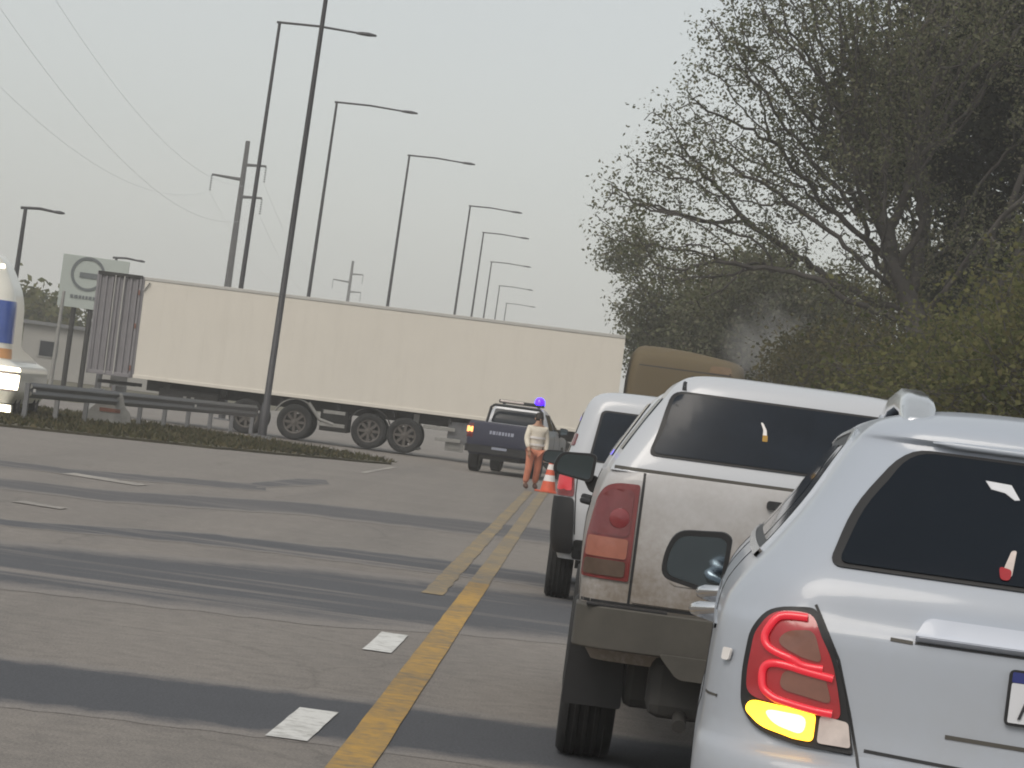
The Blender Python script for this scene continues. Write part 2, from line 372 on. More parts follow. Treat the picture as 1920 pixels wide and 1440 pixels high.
def sheet(name, polys, z, mat, kind='structure'):
    v, f = [], []
    for p in polys:
        b = len(v); v += [(x, y, z) for x, y in p]; f.append(tuple(range(b, b + len(p))))
    return tag(mk(name, v, f, mat), kind=kind)
BIG = 1800
sheet('ground', [[(-BIG, -200), (BIG, -200), (BIG, BIG), (-BIG, BIG)]], -.012, soil)
sheet('road', [[(-17, -60), (4.9, -60), (4.9, 62), (4.9, 98), (4.9, 1200), (-17, 1200), (-17, 98), (-17, 62)],
               [(-120, 62), (-17, 62), (-17, 98), (-120, 98)], [(4.9, 62), (60, 62), (60, 98), (4.9, 98)]], 0, asphalt)
PZ = [.0012]
def road_patch(top, bot, mat, jit=.03):
    PZ[0] += .0005
    a = [gr(*q) for q in top]; b = [gr(*q) for q in bot]
    v, f, ed, n = [], [], [], 48
    rows = ((0, -.15), (.09, .2), (.24, .75), (.5, 1), (.76, .75), (.91, .2), (1, -.15))
    def lerp(l, u):
        u *= len(l) - 1; k = min(int(u), len(l) - 2); return l[k].lerp(l[k + 1], u - k)
    for i in range(n + 1):
        q0, q1 = lerp(a, i / n), lerp(b, i / n); j0, j1 = rnd.uniform(-jit, jit), rnd.uniform(-jit, jit)
        for t, e in rows:
            q = q0.lerp(q1, t); v.append((q.x, q.y + j0 * (1 - t) + j1 * t, PZ[0])); ed.append(e * 1.0)
        if i:
            for k in range(6): f.append((7 * i - 7 + k, 7 * i - 6 + k, 7 * i + 1 + k, 7 * i + k))
    o = mk('asphalt_patch', v, f, mat)
    at_ = o.data.attributes.new('edge', 'FLOAT', 'POINT'); at_.data.foreach_set('value', ed)
    return tag(o, kind='structure')
road_patch([(-700, 1138), (0, 1227), (400, 1274), (700, 1310), (1300, 1392)], [(-700, 1238), (0, 1326), (400, 1372), (600, 1397), (1300, 1490)], tar1)
road_patch([(-700, 930), (0, 1012), (300, 1040), (600, 1062), (860, 1092), (1250, 1135)], [(-700, 1020), (0, 1105), (420, 1153), (600, 1175), (840, 1190), (1250, 1225)], tar2, .08)
road_patch([(-500, 915), (60, 978), (400, 1000), (850, 1050), (1150, 1090)], [(-500, 930), (60, 992), (400, 1024), (850, 1080), (1150, 1122)], tar2, .1)
road_patch([(-300, 860), (200, 918), (560, 940), (960, 982), (1100, 1000)], [(-300, 880), (200, 942), (560, 966), (960, 1012), (1100, 1030)], tar3, .15)
road_patch([(-200, 838), (150, 880), (500, 908)], [(-200, 850), (150, 893), (500, 922)], tar3, .2)
road_patch([(470, 905), (560, 896), (610, 899)], [(480, 915), (560, 912), (620, 909)], tar3, .1)
def line_strip(name, x0, x1, y0, y1, w, mat, n=40, jit=.003, z=.007):
    v, f = [], []
    for i in range(n + 1):
        t = i / n; y = y0 + (y1 - y0) * t; x = x0 + (x1 - x0) * t
        v += [(x - w / 2 + rnd.uniform(-jit, jit), y, z), (x + w / 2 + rnd.uniform(-jit, jit), y, z)]
        if i: f.append((2 * i - 2, 2 * i - 1, 2 * i + 1, 2 * i))
    return tag(mk(name, v, f, mat), kind='structure')
line_strip('road_line_yellow', -.82, -.82, -20, 27, .185, yel, 90)
line_strip('road_line_yellow', -.82, -.82, 27.02, 66, .18, yel2, 60)
line_strip('road_line_yellow', -1.12, -1.12, 24.6, 62, .175, yel2, 70, .010)
line_strip('road_dash_white', -1.16, -1.14, 13.25, 14.6, .19, wht, 6)
line_strip('road_dash_white', -1.13, -1.12, 18.4, 19.95, .18, wht, 6)
line_strip('road_dash_white', -4.38, -4.31, 59.1, 67.7, .13, wht2, 8)
sheet('road_dash_white', [[(-6.8, 38.9), (-5.7, 38.3), (-5.65, 39.0), (-6.75, 39.7)]], .008, wht2)
sheet('road_dash_white', [[(-5.75, 30.2), (-5.2, 30.0), (-5.2, 30.4), (-5.7, 30.7)]], .008, wht2)
line_strip('road_line_white', 2.85, 2.85, -20, 66, .12, wht2, 60)

# grassy median island with a rough edge
isl = [(-40, 45), (-16, 53), (-11.4, 57.6), (-9.4, 60.2), (-7.8, 62.3), (-6.2, 65.6), (-5.0, 68.6), (-4.45, 69.8), (-4.5, 70.9), (-5.4, 73.2), (-7.4, 75.6), (-10, 77.5), (-16, 79.2), (-40, 79)]
def island():
    out = []
    for i in range(len(isl)):
        a, b = Vector(isl[i]), Vector(isl[(i + 1) % len(isl)])
        n = max(1, int((b - a).length / .8))
        for k in range(n):
            p = a.lerp(b, k / n); out.append((p.x + rnd.uniform(-.12, .12), p.y + rnd.uniform(-.12, .12)))
    return out
isl_pts = island()
mb = MB().prism(isl_pts, -.01, .05, 'xy'); tag(mb.obj('median_island', soil), kind='structure')
def inside(x, y, poly):
    c = False; j = len(poly) - 1
    for i in range(len(poly)):
        xi, yi = poly[i]; xj, yj = poly[j]
        if (yi > y) != (yj > y) and x < (xj - xi) * (y - yi) / (yj - yi) + xi: c = not c
        j = i
    return c
def grass(name, n, box, test, z0, h):
    v, f = [], []
    while n:
        x, y = rnd.uniform(box[0], box[1]), rnd.uniform(box[2], box[3])
        if not test(x, y): continue
        n -= 1
        a = rnd.uniform(0, 6.28); w = rnd.uniform(.02, .05); hh = h * rnd.uniform(.4, 1.3); l = rnd.uniform(-.1, .1)
        b = len(v)
        v += [(x - w * math.cos(a), y - w * math.sin(a), z0), (x + w * math.cos(a), y + w * math.sin(a), z0), (x + l, y + rnd.uniform(-.1, .1), z0 + hh)]
        f.append((b, b + 1, b + 2))
    return tag(mk(name, v, f, grass_m), 'short dry grass on the median island and verge', 'grass', kind='stuff')
grass('grass', 16000, (-20, -4.4, 53, 79), lambda x, y: inside(x, y, isl), .05, .10)
grass('grass', 9000, (5.0, 16, 20, 62), lambda x, y: True, -.01, .28)

# ------------------------------------------------------------------ rounded vehicle shells
def pchip(xk, yk):
    xk, yk = np.array(xk, float), np.array(yk, float)
    h = np.diff(xk); d = np.diff(yk) / h; m = np.zeros(len(xk))
    for i in range(1, len(xk) - 1):
        if d[i - 1] * d[i] > 0:
            w1, w2 = 2 * h[i] + h[i - 1], h[i] + 2 * h[i - 1]
            m[i] = (w1 + w2) / (w1 / d[i - 1] + w2 / d[i])
    m[0], m[-1] = d[0], d[-1]
    def ev(x):
        i = int(np.clip(np.searchsorted(xk, x) - 1, 0, len(h) - 1)); t = (x - xk[i]) / h[i]
        t = min(max(t, 0), 1)
        return float((1 + 2 * t) * (1 - t) ** 2 * yk[i] + t * (1 - t) ** 2 * h[i] * m[i] + t * t * (3 - 2 * t) * yk[i + 1] + t * t * (t - 1) * h[i] * m[i + 1])
    return ev
class Shell:
    """wall surface of a vehicle: at each height a rounded rectangle (half width, rear y, front y, corner radii, bows)"""
    def __init__(s, keys, sb=.03):
        s.keys = keys; s.sb = sb; zs = [k[0] for k in keys]
        s.fn = [pchip(zs, [k[i] for k in keys]) for i in range(1, 8)]
    def k(s, z): return [f(z) for f in s.fn]
    def pt(s, t, z, sd=-1):
        w, yr, yf, rr, rf, br, bf = s.k(z)
        rr = min(rr, w * .95); rf = min(rf, w * .95)
        if t <= 1: x, y = (w - rr) * t, yr
        elif t <= 2: a = (t - 1) * math.pi / 2; x, y = w - rr + rr * math.sin(a), yr + rr * (1 - math.cos(a))
        elif t <= 3: x, y = w, yr + rr + (t - 2) * (yf - rf - yr - rr)
        elif t <= 4: a = (t - 3) * math.pi / 2; x, y = w - rf + rf * math.cos(a), yf - rf + rf * math.sin(a)
        else: x, y = (w - rf) * (5 - t), yf
        ym = (yr + yf) / 2; q = x / w
        if y < ym: y += br * q * q * (ym - y) / (ym - yr)
        else: y -= bf * q * q * (y - ym) / (yf - ym)
        x *= 1 - s.sb * ((y - ym) / (yf - ym)) ** 2
        return Vector((sd * x, y, z))
    def tz(s, h, z, face):
        w, yr, yf, rr, rf, br, bf = s.k(z)
        if face == 'rear':
            a = abs(h); sd = -1 if h < 0 else 1
            if a <= w - rr: return a / (w - rr), sd
            if a <= w: return 1 + (a - (w - rr)) / rr, sd
            return 2 + (a - w) / (yf - rf - yr - rr), sd
        sd = -1 if face == 'left' else 1
        if h < yr + rr: return 1 + math.acos(max(0, 1 - max(0, h - yr) / rr)) / (math.pi / 2), sd
        return min(2 + (h - yr - rr) / (yf - rf - yr - rr), 3.6), sd
    def on(s, h, z, face, off):
        t, sd = s.tz(h, z, face)
        p = s.pt(t, z, sd)
        a = s.pt(t + .01, z, sd) - s.pt(max(t - .01, 0), z, sd); b = s.pt(t, z + .004, sd) - s.pt(t, z - .004, sd)
        n = a.cross(b).normalized()
        if face == 'rear' and t <= 2:
            if n.y > 0: n = -n
        elif n.x * sd < 0: n = -n
        return p + n * off
    def body(s, name, mat, parent, per=4, smooth=35, z0=None, z1=None):
        zs = []
        for a, b in zip(s.keys[:-1], s.keys[1:]): zs += [a[0] + (b[0] - a[0]) * i / per for i in range(per)]
        zs.append(s.keys[-1][0])
        ts = [i / 8 for i in range(8)] + [1 + i / 7 for i in range(7)] + [2 + i / 18 for i in range(18)] + [3 + i / 7 for i in range(7)] + [4 + i / 6 for i in range(7)]
        ring = [(t, -1) for t in ts] + [(t, 1) for t in ts[::-1][1:-1]]
        v, f, n = [], [], len(ring)
        for z in zs: v += [s.pt(t, z, sd) for t, sd in ring]
        for i in range(len(zs) - 1):
            for k in range(n): f.append((i * n + k, i * n + (k + 1) % n, (i + 1) * n + (k + 1) % n, (i + 1) * n + k))
        f.append(tuple(range(n))[::-1]); f.append(tuple((len(zs) - 1) * n + k for k in range(n)))
        mb = MB(); mb.add(v, f)
        return mb.obj(name, mat, parent, smooth)
    def patch(s, name, outline, mat, parent, face='rear', off=.005, thick=.014, grid=.045, smooth=40):
        pts = [Vector(p) for p in outline]; n = len(pts)
        dense = []
        for i in range(n):
            a, b = pts[i], pts[(i + 1) % n]; m = max(1, int((b - a).length / grid))
            dense += [a.lerp(b, k / m) for k in range(m)]
        lo = [min(p[i] for p in dense) for i in (0, 1)]; hi = [max(p[i] for p in dense) for i in (0, 1)]
        poly = [tuple(p) for p in dense]; N = len(dense); inner = []
        x = lo[0] + grid / 2
        while x < hi[0]:
            y = lo[1] + grid / 2
            while y < hi[1]:
                if inside(x, y, poly) and min((Vector((x, y)) - p).length for p in dense) > grid * .45: inner.append(Vector((x, y)))
                y += grid
            x += grid
        vo, eo, fo, *_ = geometry.delaunay_2d_cdt(dense + inner, [(i, (i + 1) % N) for i in range(N)], [], 1, 1e-6)
        v = [s.on(p[0], p[1], face, off) for p in vo]; f = [tuple(q) for q in fo]
        cnt = {}
        for q in f:
            for i in range(len(q)):
                e = (q[i], q[(i + 1) % len(q)]); cnt[tuple(sorted(e))] = cnt.get(tuple(sorted(e)), []) + [e]
        back = {}
        for e in [l[0] for l in cnt.values() if len(l) == 1]:
            for i in e:
                if i not in back: back[i] = len(v); v.append(s.on(vo[i][0], vo[i][1], face, off - thick))
            f.append((e[1], e[0], back[e[0]], back[e[1]]))
        mb = MB(); mb.add(v, f)
        return mb.obj(name, mat, parent, smooth)
    def strip(s, name, path, w, mat, parent, face='rear', off=.003, step=.03):
        P = [Vector(p) for p in path]; q = []
        for a, b in zip(P[:-1], P[1:]):
            m = max(1, int((b - a).length / step)); q += [a.lerp(b, i / m) for i in range(m)]
        q.append(P[-1]); mb = MB()
        v, f = [], []
        for i, p in enumerate(q):
            d = (q[min(i + 1, len(q) - 1)] - q[max(i - 1, 0)]).normalized(); nn = Vector((-d.y, d.x)) * w / 2
            for e, o in ((-1, -.004), (-1, off), (1, off), (1, -.004)):
                pp = p + nn * e; v.append(s.on(pp.x, pp.y, face, o))
            if i:
                for k in range(3): f.append((4 * i - 4 + k, 4 * i + k, 4 * i + k + 1, 4 * i - 3 + k))
        return mb.add(v, f).obj(name, mat, parent, 50)
def cut(o, cyls):                 # wheel arches
    for c, r, h in cyls:
        bm = bmesh.new(); bmesh.ops.create_cone(bm, cap_ends=True, segments=32, radius1=r, radius2=r, depth=h, matrix=Matrix.Translation(c) @ Matrix.Rotation(math.pi / 2, 4, 'Y'))
        me = bpy.data.meshes.new('c'); bm.to_mesh(me); bm.free()
        k = bpy.data.objects.new('c', me); COL.objects.link(k)
        loc_k = k; loc_k.parent = o.parent
        m = o.modifiers.new('b', 'BOOLEAN'); m.operation = 'DIFFERENCE'; m.object = k; m.solver = 'EXACT'
        bpy.context.view_layer.update()
        new = bpy.data.meshes.new_from_object(o.evaluated_get(bpy.context.evaluated_depsgraph_get()))
        o.modifiers.remove(m); o.data = new; bpy.data.objects.remove(k)
        o.data.set_sharp_from_angle(angle=R(35))
def wheel(parent, c, r, w, rim_mat, spokes=6, name='wheel', sd=-1):
    g = bpy.data.objects.new(name, None); COL.objects.link(g); g.parent = parent; g.location = c; g.empty_display_size = .2
    h = w / 2; ri = r * .64
    prof = [(ri, -h * .8), (r * .80, -h), (r * .93, -h * .97), (r * .985, -h * .82)]
    for q in (-.55, -.18, .18, .55):
        prof += [(r, h * (q - .12)), (r * .975, h * (q - .09)), (r * .975, h * (q + .09)), (r, h * (q + .12))]
    prof += [(r * .985, h * .82), (r * .93, h * .97), (r * .80, h), (ri, h * .8)]
    MB().lathe(prof, 40).obj('tyre', rubber, g, 40)
    o = sd * h * .62
    m = MB().lathe([(ri, -h * .82), (ri, h * .82), (ri * .9, h * .75), (ri * .88, -h * .75)], 36)
    for i in range(spokes):
        a = 2 * math.pi * i / spokes
        m.box((o, math.cos(a) * ri * .5, math.sin(a) * ri * .5), (.03, ri * .95, ri * .24), Matrix.Rotation(a, 3, 'X'))
    m.lathe([(0.001, o - sd * .03), (ri * .28, o - sd * .03), (ri * .25, o + sd * .03), (.001, o + sd * .045)], 20, closed=False)
    m.obj('rim', rim_mat, g, 40)
    MB().lathe([(.001, 0), (ri * .75, 0), (ri * .75, .05), (.001, .05)], 24, closed=False).obj('brake_disc', chassis, g, 40)
    return g
def mirror_unit(parent, c, w, h, shell_mat, sd=-1, arm=.16):
    """wing mirror: rounded housing, glass facing back, arm to the door"""
    out = rounded([(-w * .5, -h * .30), (w * .46, -h * .5), (w * .5, h * .42), (w * .38, h * .5), (-w * .36, h * .44), (-w * .5, h * .05)], [.05, .035, .035, .03, .06, .05])
    out = [(x if sd < 0 else -x, z) for x, z in out]
    g = bpy.data.objects.new('wing_mirror', None); COL.objects.link(g); g.parent = parent; g.location = c
    n = len(out); v, f = [], []
    lev = [(1.0, 0), (1.02, .02), (1.0, .06), (.9, .10), (.7, .125), (.35, .135)]
    for q, y in lev: v += [(x * q, y, z * q) for x, z in out]
    for i in range(len(lev) - 1):
        for k in range(n): f.append((i * n + k, i * n + (k + 1) % n, (i + 1) * n + (k + 1) % n, (i + 1) * n + k))
    f.append(tuple((len(lev) - 1) * n + k for k in range(n)))
    b = len(v); v += [(x * .87, .0, z * .83) for x, z in out] + [(x * .86, .02, z * .82) for x, z in out]
    for k in range(n):
        k2 = (k + 1) % n
        f.append((k, b + k, b + k2, k2)); f.append((b + k, b + n + k, b + n + k2, b + k2))
    MB().add(v, f).obj('mirror_housing', shell_mat, g, 40)
    m = MB().add([(x * .862, .012 , z * .822) for x, z in out], [tuple(range(n))])
    m.obj('mirror_pane', mirror_g, g)
    MB().prism(rounded([(w * .25, -h * .42), (w * .5, -h * .2), (w * .5 + arm, -h * .62), (w * .5 + arm, -h * .95), (w * .42, -h * .8)], .02) if sd < 0 else rounded([(-w * .25, -h * .42), (-w * .5, -h * .2), (-w * .5 - arm, -h * .62), (-w * .5 - arm, -h * .95), (-w * .42, -h * .8)], .02), .03, .10).obj('mirror_arm', silver if shell_mat is not black else black, g, 40, .008)
    return g
def text_mesh(name, s, size, mat, parent, M):
    c = bpy.data.curves.new(name, 'FONT'); c.body = s; c.size = size; c.extrude = .002; c.align_x = 'CENTER'
    t = bpy.data.objects.new(name, c); COL.objects.link(t); bpy.context.view_layer.update()
    me = bpy.data.meshes.new_from_object(t.evaluated_get(bpy.context.evaluated_depsgraph_get())); bpy.data.objects.remove(t)
    me.transform(M); me.materials.clear(); me.materials.append(mat)
    o = bpy.data.objects.new(name, me); COL.objects.link(o); o.parent = parent; return o
FACE_BACK = Matrix.Rotation(math.pi / 2, 4, 'X')     # text standing up, read from behind a vehicle
#VEHICLES
# ------------------------------------------------------------------ silver sport utility vehicle
def build_suv():
    t = thing('sport_utility_vehicle', 'clean silver SUV with chrome roof rails and its amber turn signal lit', 'car', (1.25, 7.0, 0), -R(3.3))
    K = [(.24, .82, .16, 4.45, .22, .3, .05, .1), (.40, .90, .04, 4.6, .24, .3, .06, .14), (.60, .93, .0, 4.66, .24, .3, .07, .16), (.78, .937, .0, 4.66, .24, .3, .07, .16),
         (.835, .935, .012, 4.64, .24, .3, .07, .16), (.87, .93, .075, 4.62, .21, .3, .06, .16), (1.02, .925, .09, 4.55, .20, .3, .06, .16), (1.145, .915, .098, 4.40, .20, .3, .06, .16),
         (1.185, .905, .118, 4.2, .20, .3, .06, .14), (1.25, .868, .135, 3.85, .19, .3, .06, .12), (1.32, .812, .175, 3.66, .16, .3, .065, .12), (1.45, .722, .285, 3.3, .15, .3, .07, .12),
         (1.58, .648, .395, 2.95, .13, .3, .07, .12), (1.625, .62, .425, 2.82, .13, .3, .07, .12), (1.64, .608, .412, 2.80, .13, .3, .07, .12), (1.672, .575, .43, 2.66, .14, .3, .07, .12), (1.698, .515, .48, 2.52, .16, .3, .07, .1),
         (1.718, .43, .57, 2.4, .18, .25, .06, .08), (1.732, .30, .75, 2.25, .2, .2, .04, .06), (1.738, .12, 1.0, 2.0, .1, .1, 0, 0)]
    S = Shell(K)
    body = S.body('body', silver, t, 4)
    cut(body, [((sx * .86, y, .36), .40, .34) for sx in (-1, 1) for y in (.98, 3.72)])
    for sx in (-1, 1):
        for y in (.98, 3.72): wheel(t, (sx * .80, y, .36), .36, .235, alloy, 6, sd=sx)
    # rear window with its black border and the glass inside it
    win = rounded([(-.668, 1.305), (.668, 1.305), (.60, 1.46), (.505, 1.612), (-.505, 1.612), (-.60, 1.46)], [.03, .03, .10, .065, .065, .10])
    rw = S.patch('rear_window', win, black, t, off=.005, thick=.012)
    S.patch('pane', [(x * .972, 1.45 + (z - 1.45) * .94) for x, z in win], glass, rw, off=.009, thick=.006)
    S.patch('window_sticker', [(-.30, 1.552), (-.235, 1.549), (-.212, 1.515), (-.225, 1.513), (-.25, 1.528), (-.285, 1.533)], plate_w, rw, off=.0115, thick=.002)
    orn = S.patch('window_sticker', rounded([(-.226, 1.392), (-.213, 1.394), (-.222, 1.332), (-.248, 1.335)], .006), lens_c, rw, off=.0115, thick=.002)
    S.patch('window_sticker', rounded([(-.255, 1.352), (-.222, 1.347), (-.226, 1.322), (-.25, 1.322)], .01), lens_r, rw, off=.013, thick=.002)
    wp = MB().tube([S.on(-.05, 1.318, 'rear', .03), S.on(.30, 1.345, 'rear', .03), S.on(.42, 1.36, 'rear', .022)], [.012, .008, .006], 6).obj('wiper', black, rw, 40)
    # spoiler lip and third brake light
    MB().tube([S.on(x, 1.637, 'rear', .004) for x in np.linspace(-.44, .44, 15)], [.002] + [.009] * 13 + [.002], 8).obj('spoiler_edge', silver, t, 60)
    # side glass, trims
    for face in ('left', 'right'):
        w = rounded([(.62, 1.30), (3.35, 1.30), (2.75, 1.60), (1.0, 1.635), (.74, 1.60)], [.05, .05, .08, .12, .1])
        sg = S.patch('side_window', w, black, t, face, .004, .01, .08)
        for y0, y1, y2, y3 in ((.74, 1.12, 1.12, .86), (1.18, 2.12, 2.05, 1.18), (2.18, 3.15, 2.68, 2.11)):
            S.patch('pane', rounded([(y0, 1.325), (y1, 1.325), (y2, 1.59), (y3, 1.60)], .03), glass, sg, face, .007, .004, .08)
        S.strip('chrome_strip', [(.60, 1.295), (3.38, 1.292)], .018, chrome, sg, face, .010)
        S.strip('chrome_strip', [(.62, 1.30), (.74, 1.61), (1.0, 1.643), (2.73, 1.61)], .014, chrome, sg, face, .009)
        for y in (1.15, 2.15):
            S.strip('door_seam', [(y, 1.29), (y + .02, .75), (y + (.28 if y < 2 else 0), .46)], .008, black, t, face, .002)
        S.strip('door_seam', [(3.2, 1.28), (3.22, .42)], .008, black, t, face, .002)
        S.strip('door_seam', [(1.2, .44), (3.22, .42)], .008, black, t, face, .002)
        for y in (1.40, 2.42):
            q = [S.on(y + d, 1.10 - .01 * k, face, o) for k, (d, o) in enumerate(((0, .0), (.02, .045), (.11, .058), (.20, .045), (.22, .0)))]
            MB().tube(q, [.016, .019, .02, .019, .016], 8).obj('door_handle', chrome, t, 60)
        S.strip('body_crease', [(.55, 1.10), (3.3, 1.12)], .012, silver, t, face, .006)
    # tail lamps
    for sx in (-1, 1):
        lo = rounded([(sx * a, b) for a, b in ((.690, 1.203), (.762, 1.188), (.798, 1.135), (.806, 1.03), (.800, .945), (.768, .895), (.71, .876), (.553, .868), (.578, .965), (.618, 1.085))], [.02, .05, .05, .05, .06, .05, .05, .015, .05, .08])
        hs = S.patch('tail_lamp', lo, black, t, off=.010, thick=.03, grid=.03)
        q = lambda pts, r=.02: rounded([(sx * a, b) for a, b in pts], r)
        S.patch('lens', q([(.70, 1.188), (.758, 1.175), (.787, 1.13), (.794, 1.03), (.790, .972), (.592, .945), (.605, 1.0), (.632, 1.085)], .03), lens_r, hs, off=.016, thick=.012, grid=.03)
        S.patch('lens_panel', q([(.685, 1.148), (.735, 1.142), (.752, 1.11), (.72, 1.085), (.655, 1.075)], .02), lens_dull, hs, off=.0195, thick=.003, grid=.03)
        S.patch('lens_panel', q([(.645, 1.045), (.738, 1.050), (.742, 1.0), (.62, .982)], .02), lens_dull, hs, off=.0195, thick=.003, grid=.03)
        for path in (((.705, 1.168), (.748, 1.162), (.768, 1.125), (.762, 1.095), (.73, 1.077), (.70, 1.064), (.645, 1.062)),
                     ((.625, 1.043), (.70, 1.052), (.748, 1.060), (.766, 1.045), (.766, 1.005), (.755, .985), (.73, .972), (.66, .962), (.61, .960))):
            P = [Vector(p) for p in path]; pts = []
            for i in range(len(P) - 1):
                a, b, c, d = P[max(i - 1, 0)], P[i], P[i + 1], P[min(i + 2, len(P) - 1)]
                for k in range(5):
                    u = k / 5
                    pts.append(.5 * ((2 * b) + (c - a) * u + (2 * a - 5 * b + 4 * c - d) * u * u + (3 * b - a - 3 * c + d) * u ** 3))
            MB().tube([S.on(sx * p[0], p[1], 'rear', .020) for p in pts], .0095, 8).obj('light_tube', led_r, hs, 60)
        S.patch('turn_signal', q([(.655, .955), (.782, .966), (.790, .94), (.760, .905), (.71, .888), (.655, .886)], .015), amber if sx < 0 else lens_pink, hs, off=.017, thick=.01, grid=.03)
        if sx < 0: S.patch('bulb', q([(.675, .945), (.762, .950), (.74, .912), (.68, .898)], .03), amber_c, hs, off=.019, thick=.004, grid=.03)
        S.patch('reversing_lamp', q([(.575, .945), (.645, .953), (.645, .885), (.562, .884)], .01), lens_c, hs, off=.017, thick=.01, grid=.03)
        S.patch('reflector', q([(.83, 1.075), (.85, 1.075), (.852, 1.045), (.834, 1.045)], .006), cone_w, hs, off=.012, thick=.006, grid=.03)
    # hatch lines, garnish, plate recess
    S.strip('hatch_seam', [(-.690, 1.21), (-.618, 1.088), (-.575, .965), (-.545, .868), (-.53, .80)], .007, black, t, off=.0025)
    S.strip('hatch_seam', [(.690, 1.21), (.618, 1.088), (.575, .965), (.545, .868), (.53, .80)], .007, black, t, off=.0025)
    S.strip('bumper_seam', [(-.935, .955), (-.86, .955)], .006, dkgrey, t, off=.002)
    S.strip('bumper_seam', [(.935, .955), (.86, .955)], .006, dkgrey, t, off=.002)
    S.strip('hatch_crease', [(-.34, .945), (0, .938), (.34, .945)], .010, dkgrey, t, off=.002)
    S.strip('hatch_seam', [(-.53, .885), (0, .862), (.53, .885)], .008, black, t, off=.002)
    g = S.patch('hatch_garnish', rounded([(-.44, 1.158), (.44, 1.158), (.42, 1.212), (-.42, 1.212)], [.01, .01, .02, .02]), garn, t, off=.026, thick=.03)
    S.strip('garnish_shadow_gap', [(-.44, 1.154), (.44, 1.154)], .005, black, t, off=.003)
    S.strip('chrome_strip', [(-.44, 1.162), (.44, 1.162)], .005, garn, g, off=.028)
    S.strip('hatch_crease', [(-.50, 1.155), (-.445, 1.153)], .008, dkgrey, t, off=.002)
    pl = S.patch('number_plate', rounded([(-.205, .993), (.205, .993), (.205, 1.125), (-.205, 1.125)], .015), black, t, off=.012, thick=.02)
    S.patch('plate_face', rounded([(-.197, 1.0), (.197, 1.0), (.197, 1.094), (-.197, 1.094)], .005), plate_w, pl, off=.015, thick=.004)
    S.patch('plate_band', rounded([(-.197, 1.095), (.197, 1.095), (.197, 1.119), (-.197, 1.119)], .004), plate_b, pl, off=.015, thick=.004)
    p = S.on(-.150, 1.01, 'rear', .0165)
    text_mesh('plate_letter', 'A', .098, ink, pl, Matrix.Translation(p) @ Matrix.Rotation(R(-6), 4, 'X') @ FACE_BACK @ Matrix.Diagonal((.72, 1, 1, 1)))
    # bumper lower trim
    S.patch('bumper_trim', rounded([(-.80, .30), (.80, .30), (.84, .50), (-.84, .50)], .05), black, t, off=.006, thick=.02, grid=.08)
    for sx in (-1, 1): S.patch('bumper_reflector', rounded([(sx * .62, .56), (sx * .78, .57), (sx * .78, .60), (sx * .62, .59)], .008), lens_r, t, off=.006, thick=.01)
    # roof rails: raised bar with feet
    for sx in (-1, 1):
        r = bpy.data.objects.new('roof_rail', None); COL.objects.link(r); r.parent = t
        pts = [(.555, 1.615), (.565, 1.67), (.64, 1.712), (.85, 1.738), (1.3, 1.758), (1.9, 1.752), (2.3, 1.725), (2.45, 1.695), (2.5, 1.66)]
        v, f = [], []
        for y, z in pts:
            e = min(1, (y - .40) / .2) if y < 1 else 1
            for dx, dz in ((-.042, -.028), (-.044, .01), (-.026, .024), (.026, .024), (.042, .008), (.042, -.03)):
                v.append((sx * (.462 + dx * e - .01 * (y - 1)), y, z + dz))
        for i in range(len(pts) - 1):
            for k in range(6): f.append((6 * i + k, 6 * i + (k + 1) % 6, 6 * i + 6 + (k + 1) % 6, 6 * i + 6 + k))
        f += [tuple(range(6)), tuple(6 * (len(pts) - 1) + k for k in range(6))]
        MB().add(v, f).obj('rail_bar', chrome, r, 50)
        for y in (.70, 2.32):
            MB().box((sx * .470, y, 1.690), (.06, .14, .06)).obj('rail_foot', silver, r, None, .012)
    MB().tube([(0, 2.0, 1.745), (0, 1.9, 1.80)], [.02, .006], 8).obj('antenna', black, t, 60)
    mirror_unit(t, (-1.02, 3.15, 1.15), .225, .225, black)
    mirror_unit(t, (1.02, 3.15, 1.15), .225, .225, black, 1)
    return t
build_suv()

